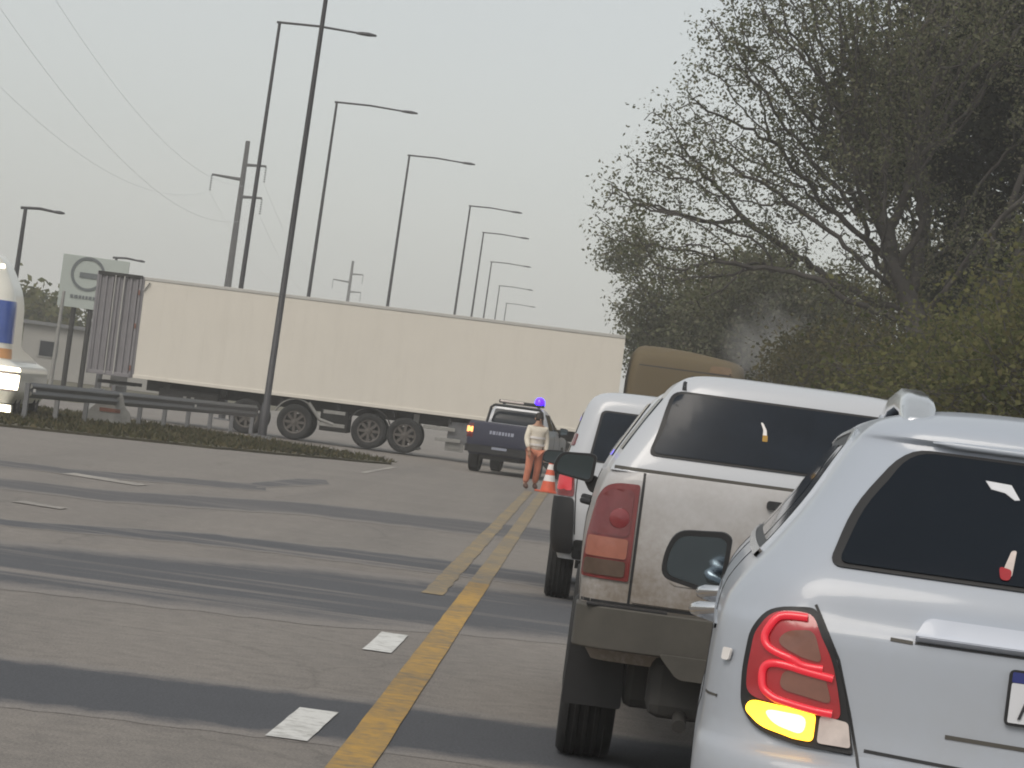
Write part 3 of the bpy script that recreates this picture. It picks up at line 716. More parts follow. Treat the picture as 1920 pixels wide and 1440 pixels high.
# ------------------------------------------------------------------ dusty white pickup with a canopy
def build_pickup():
    t = thing('pickup_truck', 'dusty white pickup with dark-windowed canopy and muddy tailgate, behind the silver SUV', 'pickup', (.92, 13.3, 0), 0)
    K = [(.52, .80, .14, 4.95, .10, .3, .03, .1), (.62, .86, .09, 5.15, .11, .3, .03, .12), (.80, .882, .08, 5.2, .12, .3, .03, .12), (.95, .887, .08, 5.2, .12, .3, .03, .12),
         (1.06, .885, .083, 5.1, .12, .3, .03, .12), (1.12, .878, .087, 4.3, .12, .3, .03, .1), (1.24, .862, .095, 3.95, .12, .3, .03, .1), (1.34, .835, .105, 3.85, .12, .3, .03, .1), (1.385, .80, .125, 3.8, .12, .3, .03, .1)]
    S = Shell(K, .015)
    body = S.body('body', dusty, t, 4)
    cut(body, [((sx * .80, y, .40), .47, .36) for sx in (-1, 1) for y in (.97, 4.2)])
    for sx in (-1, 1):
        for y in (.95, 4.2): wheel(t, (sx * .765, y, .385), .385, .262, steel_w, 6, sd=sx)
    C = Shell([(1.378, .812, .125, 1.72, .11, .1, .03, 0), (1.42, .792, .137, 1.72, .11, .1, .03, 0), (1.47, .765, .155, 1.72, .11, .1, .03, 0), (1.60, .69, .205, 1.72, .11, .1, .03, 0), (1.74, .60, .258, 1.72, .11, .1, .03, 0),
               (1.80, .56, .283, 1.72, .11, .1, .03, 0), (1.835, .515, .31, 1.70, .11, .1, .03, 0), (1.855, .44, .36, 1.66, .12, .1, .03, 0), (1.866, .28, .52, 1.5, .1, .1, 0, 0), (1.87, .08, .8, 1.2, .03, .03, 0, 0)], .0)
    can = C.body('canopy', white_p, t, 4)
    w = rounded([(-.655, 1.462), (.655, 1.462), (.60, 1.60), (.545, 1.768), (-.545, 1.768), (-.60, 1.60)], [.04, .04, .1, .05, .05, .1])
    rw = C.patch('rear_window', w, black, can, off=.006, thick=.015)
    C.patch('pane', [(x * .975, 1.615 + (z - 1.615) * .93) for x, z in w], glass2, rw, off=.010, thick=.005)
    C.patch('window_sticker', rounded([(-.165, 1.672), (-.155, 1.672), (-.135, 1.64), (-.128, 1.592), (-.150, 1.592), (-.150, 1.64)], .006), cone_w, rw, off=.0125, thick=.002)
    C.patch('window_sticker', rounded([(-.150, 1.616), (-.128, 1.616), (-.126, 1.588), (-.150, 1.588)], .004), yel, rw, off=.0135, thick=.002)
    C.strip('canopy_seam', [(-.505, 1.775), (-.495, 1.845)], .014, black, can, off=.004)
    C.strip('canopy_seam', [(.505, 1.775), (.495, 1.845)], .014, black, can, off=.004)
    C.strip('canopy_seal', [(-.77, 1.392), (.77, 1.392)], .014, dkgrey, can, off=.003)
    for face in ('left', 'right'):
        C.patch('side_window', rounded([(.45, 1.47), (1.55, 1.47), (1.55, 1.73), (.55, 1.73)], .06), glass2, can, face, .006, .012, .1)
    CB = Shell([(1.34, .835, 1.76, 3.85, .1, .25, .02, .08), (1.42, .80, 1.78, 3.7, .1, .25, .02, .08), (1.60, .70, 1.84, 3.25, .1, .25, .02, .08), (1.74, .61, 1.90, 2.95, .12, .25, .02, .08), (1.79, .54, 1.96, 2.85, .15, .2, .02, .06), (1.81, .38, 2.1, 2.7, .1, .1, 0, 0)], .01)
    cb = CB.body('cab', white_p, t, 4)
    for face in ('left', 'right'):
        for y0, y1 in ((2.0, 2.6), (2.66, 3.4)):
            CB.patch('side_window', rounded([(y0, 1.42), (y1, 1.42), (y1 - (.45 if y0 > 2.5 else 0), 1.71), (y0 + .06, 1.71)], .05), glass, cb, face, .006, .01, .1)
        for y in (2.6, 3.55): S.strip('door_seam', [(y, 1.37), (y, .56)], .010, black, t, face, .002)
        for y in (2.35, 3.2):
            MB().tube([S.on(y, 1.16, face, 0), S.on(y + .03, 1.16, face, .045), S.on(y + .18, 1.16, face, .045), S.on(y + .21, 1.16, face, 0)], .015, 8).obj('door_handle', black, t, 60)
    # tailgate
    tg = S.patch('tailgate', rounded([(-.655, .80), (.655, .80), (.655, 1.375), (-.655, 1.375)], .02), dusty, t, off=.012, thick=.03)
    S.patch('tailgate_panel', rounded([(-.50, .90), (.50, .90), (.50, 1.06), (-.50, 1.06)], .05), dusty, tg, off=.016, thick=.006)
    S.patch('tailgate_handle', rounded([(-.10, 1.292), (.10, 1.292), (.10, 1.328), (-.10, 1.328)], .014), black, tg, off=.034, thick=.024)
    S.patch('emblem', rounded([(-.128, 1.205), (.128, 1.205), (.10, 1.15), (.04, 1.112), (-.04, 1.112), (-.10, 1.15)], [.012, .012, .03, .03, .03, .03]), black, tg, off=.018, thick=.01)
    S.strip('tailgate_seam', [(-.664, .79), (-.664, 1.38)], .012, black, t, off=.002)
    S.strip('tailgate_seam', [(.664, .79), (.664, 1.38)], .012, black, t, off=.002)
    S.strip('tailgate_seam', [(-.86, .786), (.86, .786)], .014, black, t, off=.002)
    for sx in (-1, 1):
        q = lambda p, r=.02: rounded([(sx * a, b) for a, b in p], r)
        l = S.patch('tail_lamp', q([(.677, .888), (.873, .890), (.872, 1.02), (.858, 1.14), (.835, 1.25), (.80, 1.30), (.755, 1.322), (.677, 1.325)], [.012, .02, .05, .05, .04, .03, .03, .015]), lens_r2, t, off=.010, thick=.03, grid=.03)
        S.patch('lens', q([(.70, 1.085), (.845, 1.085), (.82, 1.24), (.775, 1.292), (.70, 1.30)], .03), hl_red, l, off=.016, thick=.008, grid=.03)
        MB().lathe([(.001, 0), (.046, 0), (.044, .005), (.03, .009), (.001, .011)], 20, 'z', False).obj('lamp_bulb', hl_bulb, l, 40).matrix_local = Matrix.Translation(S.on(sx * .752, 1.165, 'rear', .016)) @ Matrix.Rotation(R(90), 4, 'X')
        S.patch('lens', q([(.70, .985), (.85, .985), (.848, 1.075), (.70, 1.075)], .015), hl_sal, l, off=.016, thick=.008, grid=.03)
        S.patch('lens', q([(.70, .905), (.852, .905), (.85, .975), (.70, .975)], .015), lens_s, l, off=.016, thick=.008, grid=.03)
    # step bumper: corner wings, beam, tread and centre drop
    bm_ = MB()
    out = rounded([(-.885, .25), (-.885, .02), (-.80, -.06), (.80, -.06), (.885, .02), (.885, .25)], [.01, .06, .06, .06, .06, .01])
    bm_.prism(out, .585, .775, 'xy')
    b = bm_.obj('rear_bumper', dkgrey, t, 40, .015)
    MB().prism(rounded([(-.50, .60), (.50, .60), (.40, .495), (-.40, .495)], .03), -.075, .05).obj('bumper_step', dkgrey, b, 40, .01)
    for sx in (-1, 1): MB().box((sx * .66, -.01, .779), (.36, .09, .012)).obj('tread_pad', black, b, None, .003)
    pl = MB().box((0, -.085, .70), (.38, .01, .12)).obj('number_plate', plate_w, t, None, .003)
    MB().box((-.12, .25, .45), (.8, .3, .3)).obj('spare_wheel_carrier', chassis, t, None, .06)
    fr = MB()
    for sx in (-1, 1): fr.box((sx * .42, 2.5, .50), (.08, 4.6, .14))
    for y in (.3, 1.1, 2.2, 3.3, 4.4): fr.box((0, y, .49), (.84, .08, .10))
    fr.obj('chassis_frame', chassis, t)
    MB().tube([(-.70, .95, .385), (.70, .95, .385)], .05, 10).lathe([(.001, -.15), (.13, -.11), (.16, 0), (.13, .11), (.001, .15)], 16, closed=False).obj('rear_axle', chassis, t, 60)
    t.children[-1].location = (0, 0, 0)
    MB().box((0, .75, .42), (1.24, .6, .24)).obj('fuel_tank', chassis, t, None, .04)
    for sx in (-1, 1):
        m = MB(); m.prism(rounded([(sx * .62, .285), (sx * .895, .285), (sx * .885, .62), (sx * .63, .62)], .02), .44, .46); m.obj('mud_flap', black, t)
    MB().tube([(-.36, .4, .33), (-.36, .12, .32), (-.36, .02, .285)], .032, 12).obj('exhaust_pipe', chassis, t, 60)
    MB().box((-.18, -.02, .47), (.07, .12, .10)).tube([(-.18, -.06, .47), (-.18, -.10, .50)], .018, 8).obj('tow_hook', chassis, t, None)
    mirror_unit(t, (-.985, 3.55, 1.32), .235, .165, black, -1, .1)
    mirror_unit(t, (.985, 3.55, 1.32), .235, .165, black, 1, .1)
    return t
build_pickup()

# ------------------------------------------------------------------ white van-like wagon further up the queue
def build_wagon():
    t = thing('station_wagon', 'white boxy wagon with dark rear bumper ahead of the canopy pickup', 'car', (.66, 25.8, 0), 0)
    K = [(.38, .82, .10, 4.2, .10, .3, .02, .1), (.55, .88, .02, 4.35, .12, .3, .03, .12), (.80, .895, .0, 4.38, .14, .3, .03, .12), (.98, .893, .02, 4.35, .14, .3, .03, .12), (1.10, .885, .03, 4.1, .14, .3, .03, .12),
         (1.20, .865, .04, 3.5, .14, .3, .03, .1), (1.30, .84, .055, 3.3, .14, .3, .03, .1), (1.50, .79, .09, 2.95, .14, .3, .03, .1), (1.70, .735, .13, 2.6, .15, .3, .03, .1), (1.79, .69, .16, 2.45, .17, .3, .03, .1),
         (1.84, .62, .22, 2.35, .2, .25, .03, .08), (1.87, .48, .35, 2.2, .2, .2, .02, .05), (1.882, .2, .7, 1.9, .1, .1, 0, 0)]
    S = Shell(K, .02)
    body = S.body('body', white_p, t, 4)
    cut(body, [((sx * .80, y, .34), .40, .36) for sx in (-1, 1) for y in (.85, 3.4)])
    for sx in (-1, 1):
        for y in (.80, 3.4): wheel(t, (sx * .775, y, .34), .34, .23, steel_w, 6, sd=sx)
    w = rounded([(-.665, 1.245), (.665, 1.245), (.60, 1.70), (-.60, 1.70)], .05)
    rw = S.patch('rear_window', w, black, t, off=.006)
    S.patch('pane', [(x * .965, 1.47 + (z - 1.47) * .93) for x, z in w], glass2, rw, off=.010, thick=.005)
    for sx in (-1, 1):
        l = S.patch('tail_lamp', rounded([(sx * .748, .92), (sx * .90, .92), (sx * .91, 1.14), (sx * .76, 1.14)], .03), lens_r2, t, off=.012, thick=.03, grid=.04)
        S.patch('lens', rounded([(sx * .765, .97), (sx * .87, .97), (sx * .87, 1.10), (sx * .77, 1.10)], .02), brake, l, off=.016, thick=.006, grid=.04)
        S.patch('upper_lamp', rounded([(sx * .77, 1.36), (sx * .86, 1.36), (sx * .84, 1.47), (sx * .75, 1.47)], .02), lens_r2, t, off=.010, thick=.02, grid=.04)
        S.patch('bumper_corner', rounded([(sx * .70, .44), (sx * 1.0, .44), (sx * 1.0, .60), (sx * .96, .91), (sx * .745, .91), (sx * .72, .70)], .03), black, t, off=.03, thick=.05, grid=.05)
    S.patch('bumper_trim', rounded([(-.70, .40), (.70, .40), (.70, .56), (-.70, .56)], .03), black, t, off=.028, thick=.04)
    S.strip('hatch_seam', [(-.70, .60), (-.735, .95), (-.74, 1.16), (-.70, 1.24)], .010, black, t)
    S.strip('hatch_seam', [(.70, .60), (.735, .95), (.74, 1.16), (.70, 1.24)], .010, black, t)
    S.patch('number_plate', rounded([(-.2, .74), (.2, .74), (.2, .87), (-.2, .87)], .01), plate_w, t, off=.008)
    for face in ('left', 'right'):
        S.patch('side_window', rounded([(.45, 1.28), (3.1, 1.28), (2.5, 1.66), (.5, 1.66)], .06), glass, t, face, .006, .01, .1)
        MB().tube([S.on(2.2, 1.1, face, 0), S.on(2.23, 1.1, face, .04), S.on(2.38, 1.1, face, .04), S.on(2.4, 1.1, face, 0)], .014, 8).obj('door_handle', black, t, 60)
    mirror_unit(t, (-.99, 2.95, 1.2), .2, .15, black, -1, .1); mirror_unit(t, (.99, 2.95, 1.2), .2, .15, black, 1, .1)
    fr = MB(); fr.box((0, 2.1, .36), (1.3, 3.6, .12)); fr.obj('floor_pan', chassis, t)
    return t
build_wagon()

# ------------------------------------------------------------------ police pickup
def build_police():
    t = thing('police_pickup', 'navy and white police pickup with a blue beacon lit on its roof bar', 'pickup', (-2.19, 74.0, 0), -R(8))
    B = Shell([(.45, .80, .06, 1.95, .08, .05, .02, 0), (.60, .86, .02, 1.95, .1, .05, .03, 0), (.85, .885, 0, 1.95, .12, .05, .03, 0), (1.05, .885, .01, 1.95, .12, .05, .03, 0), (1.22, .86, .03, 1.95, .12, .05, .03, 0), (1.27, .83, .05, 1.95, .12, .05, .03, 0)], .0)
    bed = B.body('cargo_bed', navy_p, t, 3)
    cut(bed, [((sx * .80, 1.15, .40), .46, .4) for sx in (-1, 1)])
    Fr = Shell([(.42, .80, 1.97, 5.1, .05, .3, 0, .1), (.60, .87, 1.97, 5.25, .05, .3, 0, .12), (.85, .90, 1.97, 5.3, .05, .3, 0, .12), (1.0, .90, 1.97, 5.25, .05, .3, 0, .12), (1.08, .885, 1.97, 5.0, .05, .3, 0, .12), (1.13, .87, 1.97, 4.1, .05, .3, 0, .1), (1.18, .85, 1.97, 3.95, .05, .3, 0, .1)], .0)
    fr = Fr.body('front_body', white_p, t, 3)
    cut(fr, [((sx * .82, 4.35, .40), .46, .4) for sx in (-1, 1)])
    for sx in (-1, 1):
        for y in (1.15, 4.35): wheel(t, (sx * .775, y, .39), .39, .26, steel_w, 5, sd=sx)
    Cb = Shell([(1.17, .86, 1.98, 4.0, .08, .2, .02, .08), (1.30, .82, 2.0, 3.75, .08, .2, .02, .08), (1.50, .74, 2.06, 3.35, .1, .2, .02, .08), (1.68, .655, 2.12, 3.0, .1, .2, .02, .08), (1.74, .60, 2.17, 2.9, .12, .2, .02, .06), (1.775, .46, 2.3, 2.75, .1, .1, 0, 0)], .0)
    cb = Cb.body('cab', white_p, t, 3)
    Cb.patch('rear_window', rounded([(-.66, 1.28), (.66, 1.28), (.60, 1.64), (-.60, 1.64)], .05), glass2, cb, off=.006, grid=.08)
    for face in ('left', 'right'):
        for y0, y1 in ((2.12, 2.82), (2.9, 3.65)):
            Cb.patch('side_window', rounded([(y0, 1.24), (y1, 1.24), (y1 - (.42 if y0 > 2.5 else .02), 1.63), (y0 + .05, 1.63)], .04), glass, cb, face, .006, .01, .08)
        Fr.strip('door_seam', [(2.86, 1.15), (2.86, .5)], .012, black, t, face); Fr.strip('door_seam', [(3.8, 1.15), (3.8, .5)], .012, black, t, face)
    tg = B.patch('tailgate', rounded([(-.70, .70), (.70, .70), (.70, 1.24), (-.70, 1.24)], .02), navy_p, t, off=.012, thick=.03, grid=.1)
    x = -.30
    i = 0
    while x < .28:
        w = (.05, .07, .03, .06, .055, .045)[i % 6]
        B.patch('lettering', [(x, .98), (x + w, .98), (x + w, 1.065), (x, 1.065)], lit_text, tg, off=.016, thick=.006, grid=.1); x += w + .025; i += 1
    pl = B.patch('number_plate', rounded([(-.19, .62), (.19, .62), (.19, .68), (-.19, .68)], .01), lit_text, t, off=.10, thick=.012, grid=.1)
    MB().prism(rounded([(-.88, .2), (-.88, -.03), (-.80, -.08), (.80, -.08), (.88, -.03), (.88, .2)], .03), .50, .68, 'xy').obj('rear_bumper', black, t, 40)
    for sx in (-1, 1):
        l = B.patch('tail_lamp', rounded([(sx * .72, .85), (sx * .875, .85), (sx * .86, 1.2), (sx * .72, 1.2)], .02), lens_r2, t, off=.012, thick=.03, grid=.06)
        B.patch('lens', rounded([(sx * .73, .98), (sx * .865, .98), (sx * .86, 1.12), (sx * .73, 1.12)], .02), orange_l, l, off=.02, thick=.012, grid=.06)
    lb = MB().box((0, 2.45, 1.84), (1.16, .22, .09)).obj('light_bar', black, t, None, .02)
    for sx in (-1, 1): MB().box((sx * .45, 2.45, 1.785), (.06, .12, .04)).obj('bar_foot', black, lb)
    MB().box((-.24, 2.45, 1.848), (.62, .226, .05)).obj('clear_dome', lens_c, lb, None, .01)
    d = MB().lathe([(.001, .17), (.07, .155), (.12, .10), (.135, 0), (.135, -.03), (.001, -.03)], 20, 'z', False).obj('beacon', blue_l, lb, 60); d.location = (.46, 2.45, 1.885)
    rb = MB()
    for sx in (-1, 1): rb.tube([(sx * .72, 1.75, 1.26), (sx * .66, 1.80, 1.66), (sx * .58, 1.82, 1.73)], .035, 8)
    rb.tube([(-.58, 1.82, 1.73), (.58, 1.82, 1.73)], .035, 8); rb.obj('roll_bar', black, t, 60)
    MB().box((0, 2.4, .42), (1.0, 4.6, .14)).obj('chassis_frame', chassis, t)
    mirror_unit(t, (-1.0, 3.65, 1.25), .22, .2, black, -1, .08); mirror_unit(t, (1.0, 3.65, 1.25), .22, .2, black, 1, .08)
build_police()

# ------------------------------------------------------------------ the long truck standing across the road
def build_truck():
    ax = math.atan2(_rt.y, _rt.x)
    t = thing('semi_trailer', 'long cream box trailer standing across the road with its ribbed grey rear door swung open', 'trailer', (-12.96, 83.65, 0), ax)
    t.rotation_euler = (0, -R(.62), ax)
    L, W, z0, z1 = 13.62, 2.5, 1.16, 3.99
    n = 22
    box = MB().box((L / 2, W / 2 + .01, (z0 + z1) / 2), (L - .02, W - .04, z1 - z0 - .02)).obj('box_body', trailer_w, t, None, .02)
    for i in range(n):
        x0, x1 = L * i / n, L * (i + 1) / n
        o = MB().box(((x0 + x1) / 2, -.012 + .01, (z0 + z1) / 2), (x1 - x0 - .001, .03, z1 - z0 - .16)).obj('side_panel', trailer_w, box)
    MB().box((L / 2, -.01, z1 - .03), (L, .05, .09)).obj('top_rail', rail_w, t, None, .008)
    MB().box((L / 2, -.012, z0 + .03), (L, .055, .10)).obj('bottom_rail', trailer_w, t, None, .008)
    for z, h in ((z1 - .05, .12), (z0 + .05, .12)): MB().box((-.03, W / 2, z), (.08, W, h)).obj('rear_frame', door_g, t, None, .01)
    for y in (.02, W - .02): MB().box((-.03, y, (z0 + z1) / 2), (.10, .10, z1 - z0)).obj('rear_frame', door_g, t, None, .01)
    # near rear door swung out in line with the side, far door shut
    v, f = [], []
    prof = []; x = -.07; wd = 1.22; k = 0
    nr = 7
    for i in range(nr):
        a = -.07 - wd * i / nr; b = -.07 - wd * (i + 1) / nr; q = (a - b)
        prof += [(a, 0), (a - q * .40, 0), (a - q * .50, -.045), (a - q * .85, -.045), (a - q * .95, 0)]
    prof.append((-.07 - wd, 0))
    for zz in (z0 - .02, z1 + .02): v += [(a, b, zz) for a, b in prof]
    m = len(prof)
    f += [(i, i + 1, m + i + 1, m + i) for i in range(m - 1)]
    v += [(a, .05, zz) for zz in (z0 - .02, z1 + .02) for a in (-.07, -.07 - wd)]
    bb = 2 * m
    f += [(bb, bb + 1, bb + 3, bb + 2)]
    d = MB().add(v, f).obj('rear_door', door_g, t)
    for z in (z0 + .03, z1 - .02): MB().box((-.07 - wd / 2, -.02, z), (wd + .04, .10, .11)).obj('door_frame', chassis if z > 3 else door_g, d, None, .01)
    for x in (-.09, -.07 - wd): MB().box((x, -.02, (z0 + z1) / 2), (.07, .10, z1 - z0 + .06)).obj('door_frame', door_g, d, None, .01)
    for z in (z0 + .25, 2.6, z1 - .45): MB().box((-.10, -.085, z), (.05, .03, .14)).obj('marker_lamp', lens_dull, d, None, .005)
    for x in (-.55, -.80): MB().tube([(x, -.075, z0 + .02), (x, -.075, z1 - .04)], .018, 6).obj('locking_bar', rail_w, d, 60)
    MB().box((-.03, 1.88, (z0 + z1) / 2), (.05, 1.2, z1 - z0 - .2)).obj('rear_door', door_g, t, None, .01)
    MB().tube([(.02, -.05, 3.62), (.16, -.06, 3.86)], .025, 6).obj('door_catch', rail_w, t, 60)
    # chassis
    for y in (.65, 1.85): MB().box((L / 2 + .1, y, z0 - .17), (L - .5, .12, .30)).obj('chassis_beam', chassis, t)
    for x in (1.0, 2.6, 4.2, 5.8, 7.4, 9.0, 11.0, 12.6): MB().box((x, 1.25, z0 - .15), (.10, 2.3, .14)).obj('cross_member', chassis, t)
    bp = MB().box((-.5, 1.2, .78), (.12, 2.4, .16)).obj('rear_bumper', galv, t, None, .01)
    MB().box((-.5, .6, .95), (1.1, .10, .10)).box((-.5, 1.9, .95), (1.1, .10, .10)).obj('bumper_bracket', chassis, bp)
    for y in (.3, .6, 1.8, 2.1): MB().box((-.575, y, .78), (.03, .22, .11)).obj('tail_lamp', lens_r if y in (.3, 2.1) else lens_c, bp, None, .005)
    MB().box((-.45, .02, .64), (1.0, .05, .10)).obj('side_bumper', chassis_l, t, None, .01)
    for x in (3.30, 4.66, 6.76, 7.78):
        wheel(t, (0, 0, 0), .50, .30, steel_w, 8).matrix_local = Matrix.Translation((x, .17, .46)) @ Matrix.Rotation(math.pi / 2, 4, 'Z')
        wheel(t, (0, 0, 0), .50, .30, steel_w, 8).matrix_local = Matrix.Translation((x, 2.33, .46)) @ Matrix.Rotation(-math.pi / 2, 4, 'Z')
        MB().tube([(x, .2, .46), (x, 2.3, .46)], .07, 8).obj('axle', chassis, t, 60)
    for x in (4.66, 6.76):
        pts = [(x + .60 * math.cos(a), .5 + .60 * math.sin(a)) for a in np.linspace(R(20), R(160), 12)]
        pts2 = [(x + .63 * math.cos(a), .5 + .63 * math.sin(a)) for a in np.linspace(R(160), R(20), 12)]
        MB().prism(pts + pts2, .02, .34).obj('mudguard', chassis_l if x < 5 else chassis, t, 30)
    MB().tube([(5.0, .05, 1.05), (5.35, .05, .62), (5.75, .05, .52)], .05, 8).obj('air_hose', chassis_l, t, 60)
    for x, w, z in ((5.75, .62, .86), (5.70, .75, .50), (8.72, .90, .78), (9.0, .72, .48)): MB().box((x, .05, z), (w, .05, .10)).obj('side_guard', chassis_l, t, None, .008)
    MB().box((5.75, 1.2, .62), (.8, 1.8, .6)).obj('equipment_box', chassis, t, None, .02)
    MB().box((9.6, .8, .70), (1.25, 1.3, .62)).obj('tool_box', galv, t, None, .02)
    for y in (.35, 2.15):
        lg = MB().box((8.05, y, .62), (.16, .14, .95)).obj('landing_leg', chassis_l, t, None, .01)
        MB().box((8.05, y, .12), (.34, .26, .06)).obj('foot_plate', chassis_l, lg, None, .005)
    MB().box((9.20, .3, .30), (.52, .3, .24)).box((9.20, .14, .30), (.3, .03, .12)).obj('step_box', chassis_l, t, None, .01)
    MB().box((1.6, 1.2, .72), (1.7, 1.9, .5)).obj('pallet_box', chassis, t, None, .03)
    for x in (1.5, 1.72): MB().box((x, .22, .72), (.09, .03, .16)).obj('label_plate', chassis_l, t)

    c = thing('truck_cab', 'ochre truck cab with a rounded roof coupled in front of the cream trailer', 'truck', (0, 0, 0), 0)
    o = at(1165, 720, 85.2); c.location = (o.x + .10, o.y - .02, 0); c.rotation_euler = (0, 0, ax - math.pi / 2)
    # local: y forward (to the right in the picture), x negative = far side, x positive = near side
    S = Shell([(.9, 1.14, .15, 3.3, .1, .3, .02, .08), (1.3, 1.2, .05, 3.42, .15, .35, .02, .1), (2.2, 1.23, 0, 3.44, .2, .35, .03, .1), (2.9, 1.22, 0, 3.40, .22, .38, .04, .1), (3.3, 1.2, .03, 3.36, .25, .4, .04, .1),
               (3.55, 1.15, .06, 3.32, .3, .4, .04, .1), (3.70, 1.08, .10, 3.26, .35, .4, .04, .1), (3.80, .96, .16, 3.05, .35, .35, .04, .1), (3.90, .78, .24, 2.3, .35, .3, .03, .05), (3.97, .5, .4, 1.5, .3, .2, .02, 0), (3.99, .15, .6, 1.1, .1, .1, 0, 0)], .0)
    S.body('cab_shell', ochre_p, c, 4)
    S.patch('side_window', rounded([(1.9, 2.2), (3.0, 2.2), (2.9, 2.95), (1.9, 2.95)], .08), glass, c, 'right', .008, .015, .15)
    S.strip('door_seam', [(1.7, 3.1), (1.7, 1.1)], .02, black, c, 'right'); S.strip('door_seam', [(3.05, 3.1), (3.05, 1.1)], .02, black, c, 'right')
    S.strip('roof_seam', [(.25, 3.40), (3.0, 3.40)], .03, black, c, 'right', .004)
    S.patch('roof_trim', rounded([(2.3, 3.42), (3.15, 3.42), (3.0, 3.62), (2.35, 3.62)], .05), plain('rust_trim', (.15, .09, .04), .6, 0, 0, .3, 5), c, 'right', .02, .03, .15)
    MB().box((0, 1.0, .75), (.9, 7.0, .28)).obj('chassis_beam', chassis, c, None, .01); c.children[-1].location = (0, .2, 0)
    for y in (2.6, -1.6):
        for sx in (-1, 1): wheel(c, (sx * 1.05, y, .5), .5, .3, steel_w, 8, sd=sx)
    MB().box((1.0, .6, .75), (.45, 1.1, .6)).obj('fuel_tank', galv, c, None, .08)
    MB().box((0, 3.5, .62), (2.4, .25, .4)).obj('front_bumper', black, c, None, .05)
build_truck()

# ------------------------------------------------------------------ oncoming truck with its headlamps on
def build_oncoming():
    o = gr(30, 785)
    c = thing('oncoming_truck', 'white truck cab with blue panel and glaring headlamps beside the guard rail', 'truck', (-13.98, 65.7, 0), R(4))
    S = Shell([(.30, 1.12, .05, 6.0, .15, .1, .04, 0), (.55, 1.22, -.02, 6, .2, .1, .05, 0), (1.0, 1.24, -.02, 6, .22, .1, .05, 0), (1.12, 1.20, .03, 6, .22, .1, .06, 0), (1.25, 1.0, .10, 5.5, .25, .1, .08, 0), (1.6, .96, .12, 2.4, .28, .1, .1, 0), (2.4, .93, .18, 2.3, .3, .1, .12, 0),
               (2.75, .86, .25, 2.3, .32, .1, .12, 0), (3.1, .70, .36, 2.3, .32, .1, .12, 0), (3.45, .48, .5, 2.3, .3, .1, .1, 0), (3.62, .25, .7, 2.0, .2, .1, .05, 0), (3.66, .08, 1.0, 1.6, .05, .05, 0, 0)], 0)
    S.body('cab_shell', cab_white, c, 4)
    w = S.patch('windscreen', rounded([(-.46, 1.75), (.46, 1.75), (.44, 2.65), (-.44, 2.65)], .1), black, c, off=.01, grid=.1)
    S.patch('pane', rounded([(-.43, 1.80), (.43, 1.80), (.41, 2.60), (-.41, 2.60)], .08), glass, w, off=.014, thick=.006, grid=.1)
    for sx in (-1, 1):
        S.patch('blue_panel', rounded([(sx * .50, 1.62), (sx * 1.16, 1.62), (sx * 1.12, 2.56), (sx * .50, 2.56)], .06), cab_blue, c, off=.012, thick=.02, grid=.07)
        S.patch('orange_panel', rounded([(sx * .60, 1.28), (sx * 1.06, 1.28), (sx * 1.06, 1.50), (sx * .60, 1.50)], .05), plain('orange_stripe', (.62, .32, .14), .4), c, off=.012, thick=.02, grid=.07)
        h = S.patch('headlamp', rounded([(sx * .62, .58), (sx * 1.36, .58), (sx * 1.36, 1.0), (sx * .62, 1.0)], .08), lens_c, c, off=.012, thick=.02, grid=.07)
        S.patch('lens', rounded([(sx * .72, .62), (sx * 1.30, .62), (sx * 1.30, .95), (sx * .72, .95)], .07), head_l, h, off=.016, thick=.01, grid=.07)
        S.patch('marker_lamp', rounded([(sx * .40, 3.28), (sx * .50, 3.28), (sx * .48, 3.36), (sx * .40, 3.36)], .02), head_l, c, off=.012, thick=.02, grid=.05)
    MB().prism(rounded([(-1.22, .10), (1.22, .10), (1.2, .28), (-1.2, .28)], .03), -.10, .1).obj('front_bumper', cab_white, c, 40, .01)
    for sx in (-1, 1):
        MB().prism(rounded([(sx * .70, .12), (sx * 1.19, .12), (sx * 1.18, .26), (sx * .70, .26)], .02), -.125, -.09).obj('added_bumper_glow', head_l, c)  # glowing strips on the bumper, added for brighter warm highlights
        S.patch('added_glow_strip', rounded([(sx * .70, 1.03), (sx * 1.40, 1.03), (sx * 1.36, 1.10), (sx * .70, 1.10)], .02), head_l, c, off=.014, thick=.02, grid=.06)  # extra glowing strip above the headlamps, added to brighten the cab front
    S.patch('grille', rounded([(-.56, .62), (.56, .62), (.56, 1.4), (-.56, 1.4)], .06), black, c, off=.012, thick=.02, grid=.12)
    for sx in (-1, 1):
        wheel(c, (sx * 1.02, 1.4, .5), .5, .3, steel_w, 8, sd=sx); wheel(c, (sx * 1.02, 5.0, .5), .5, .3, steel_w, 8, sd=sx)
    MB().box((0, 4.0, .8), (.9, 4.5, .3)).obj('chassis_beam', chassis, c)
build_oncoming()
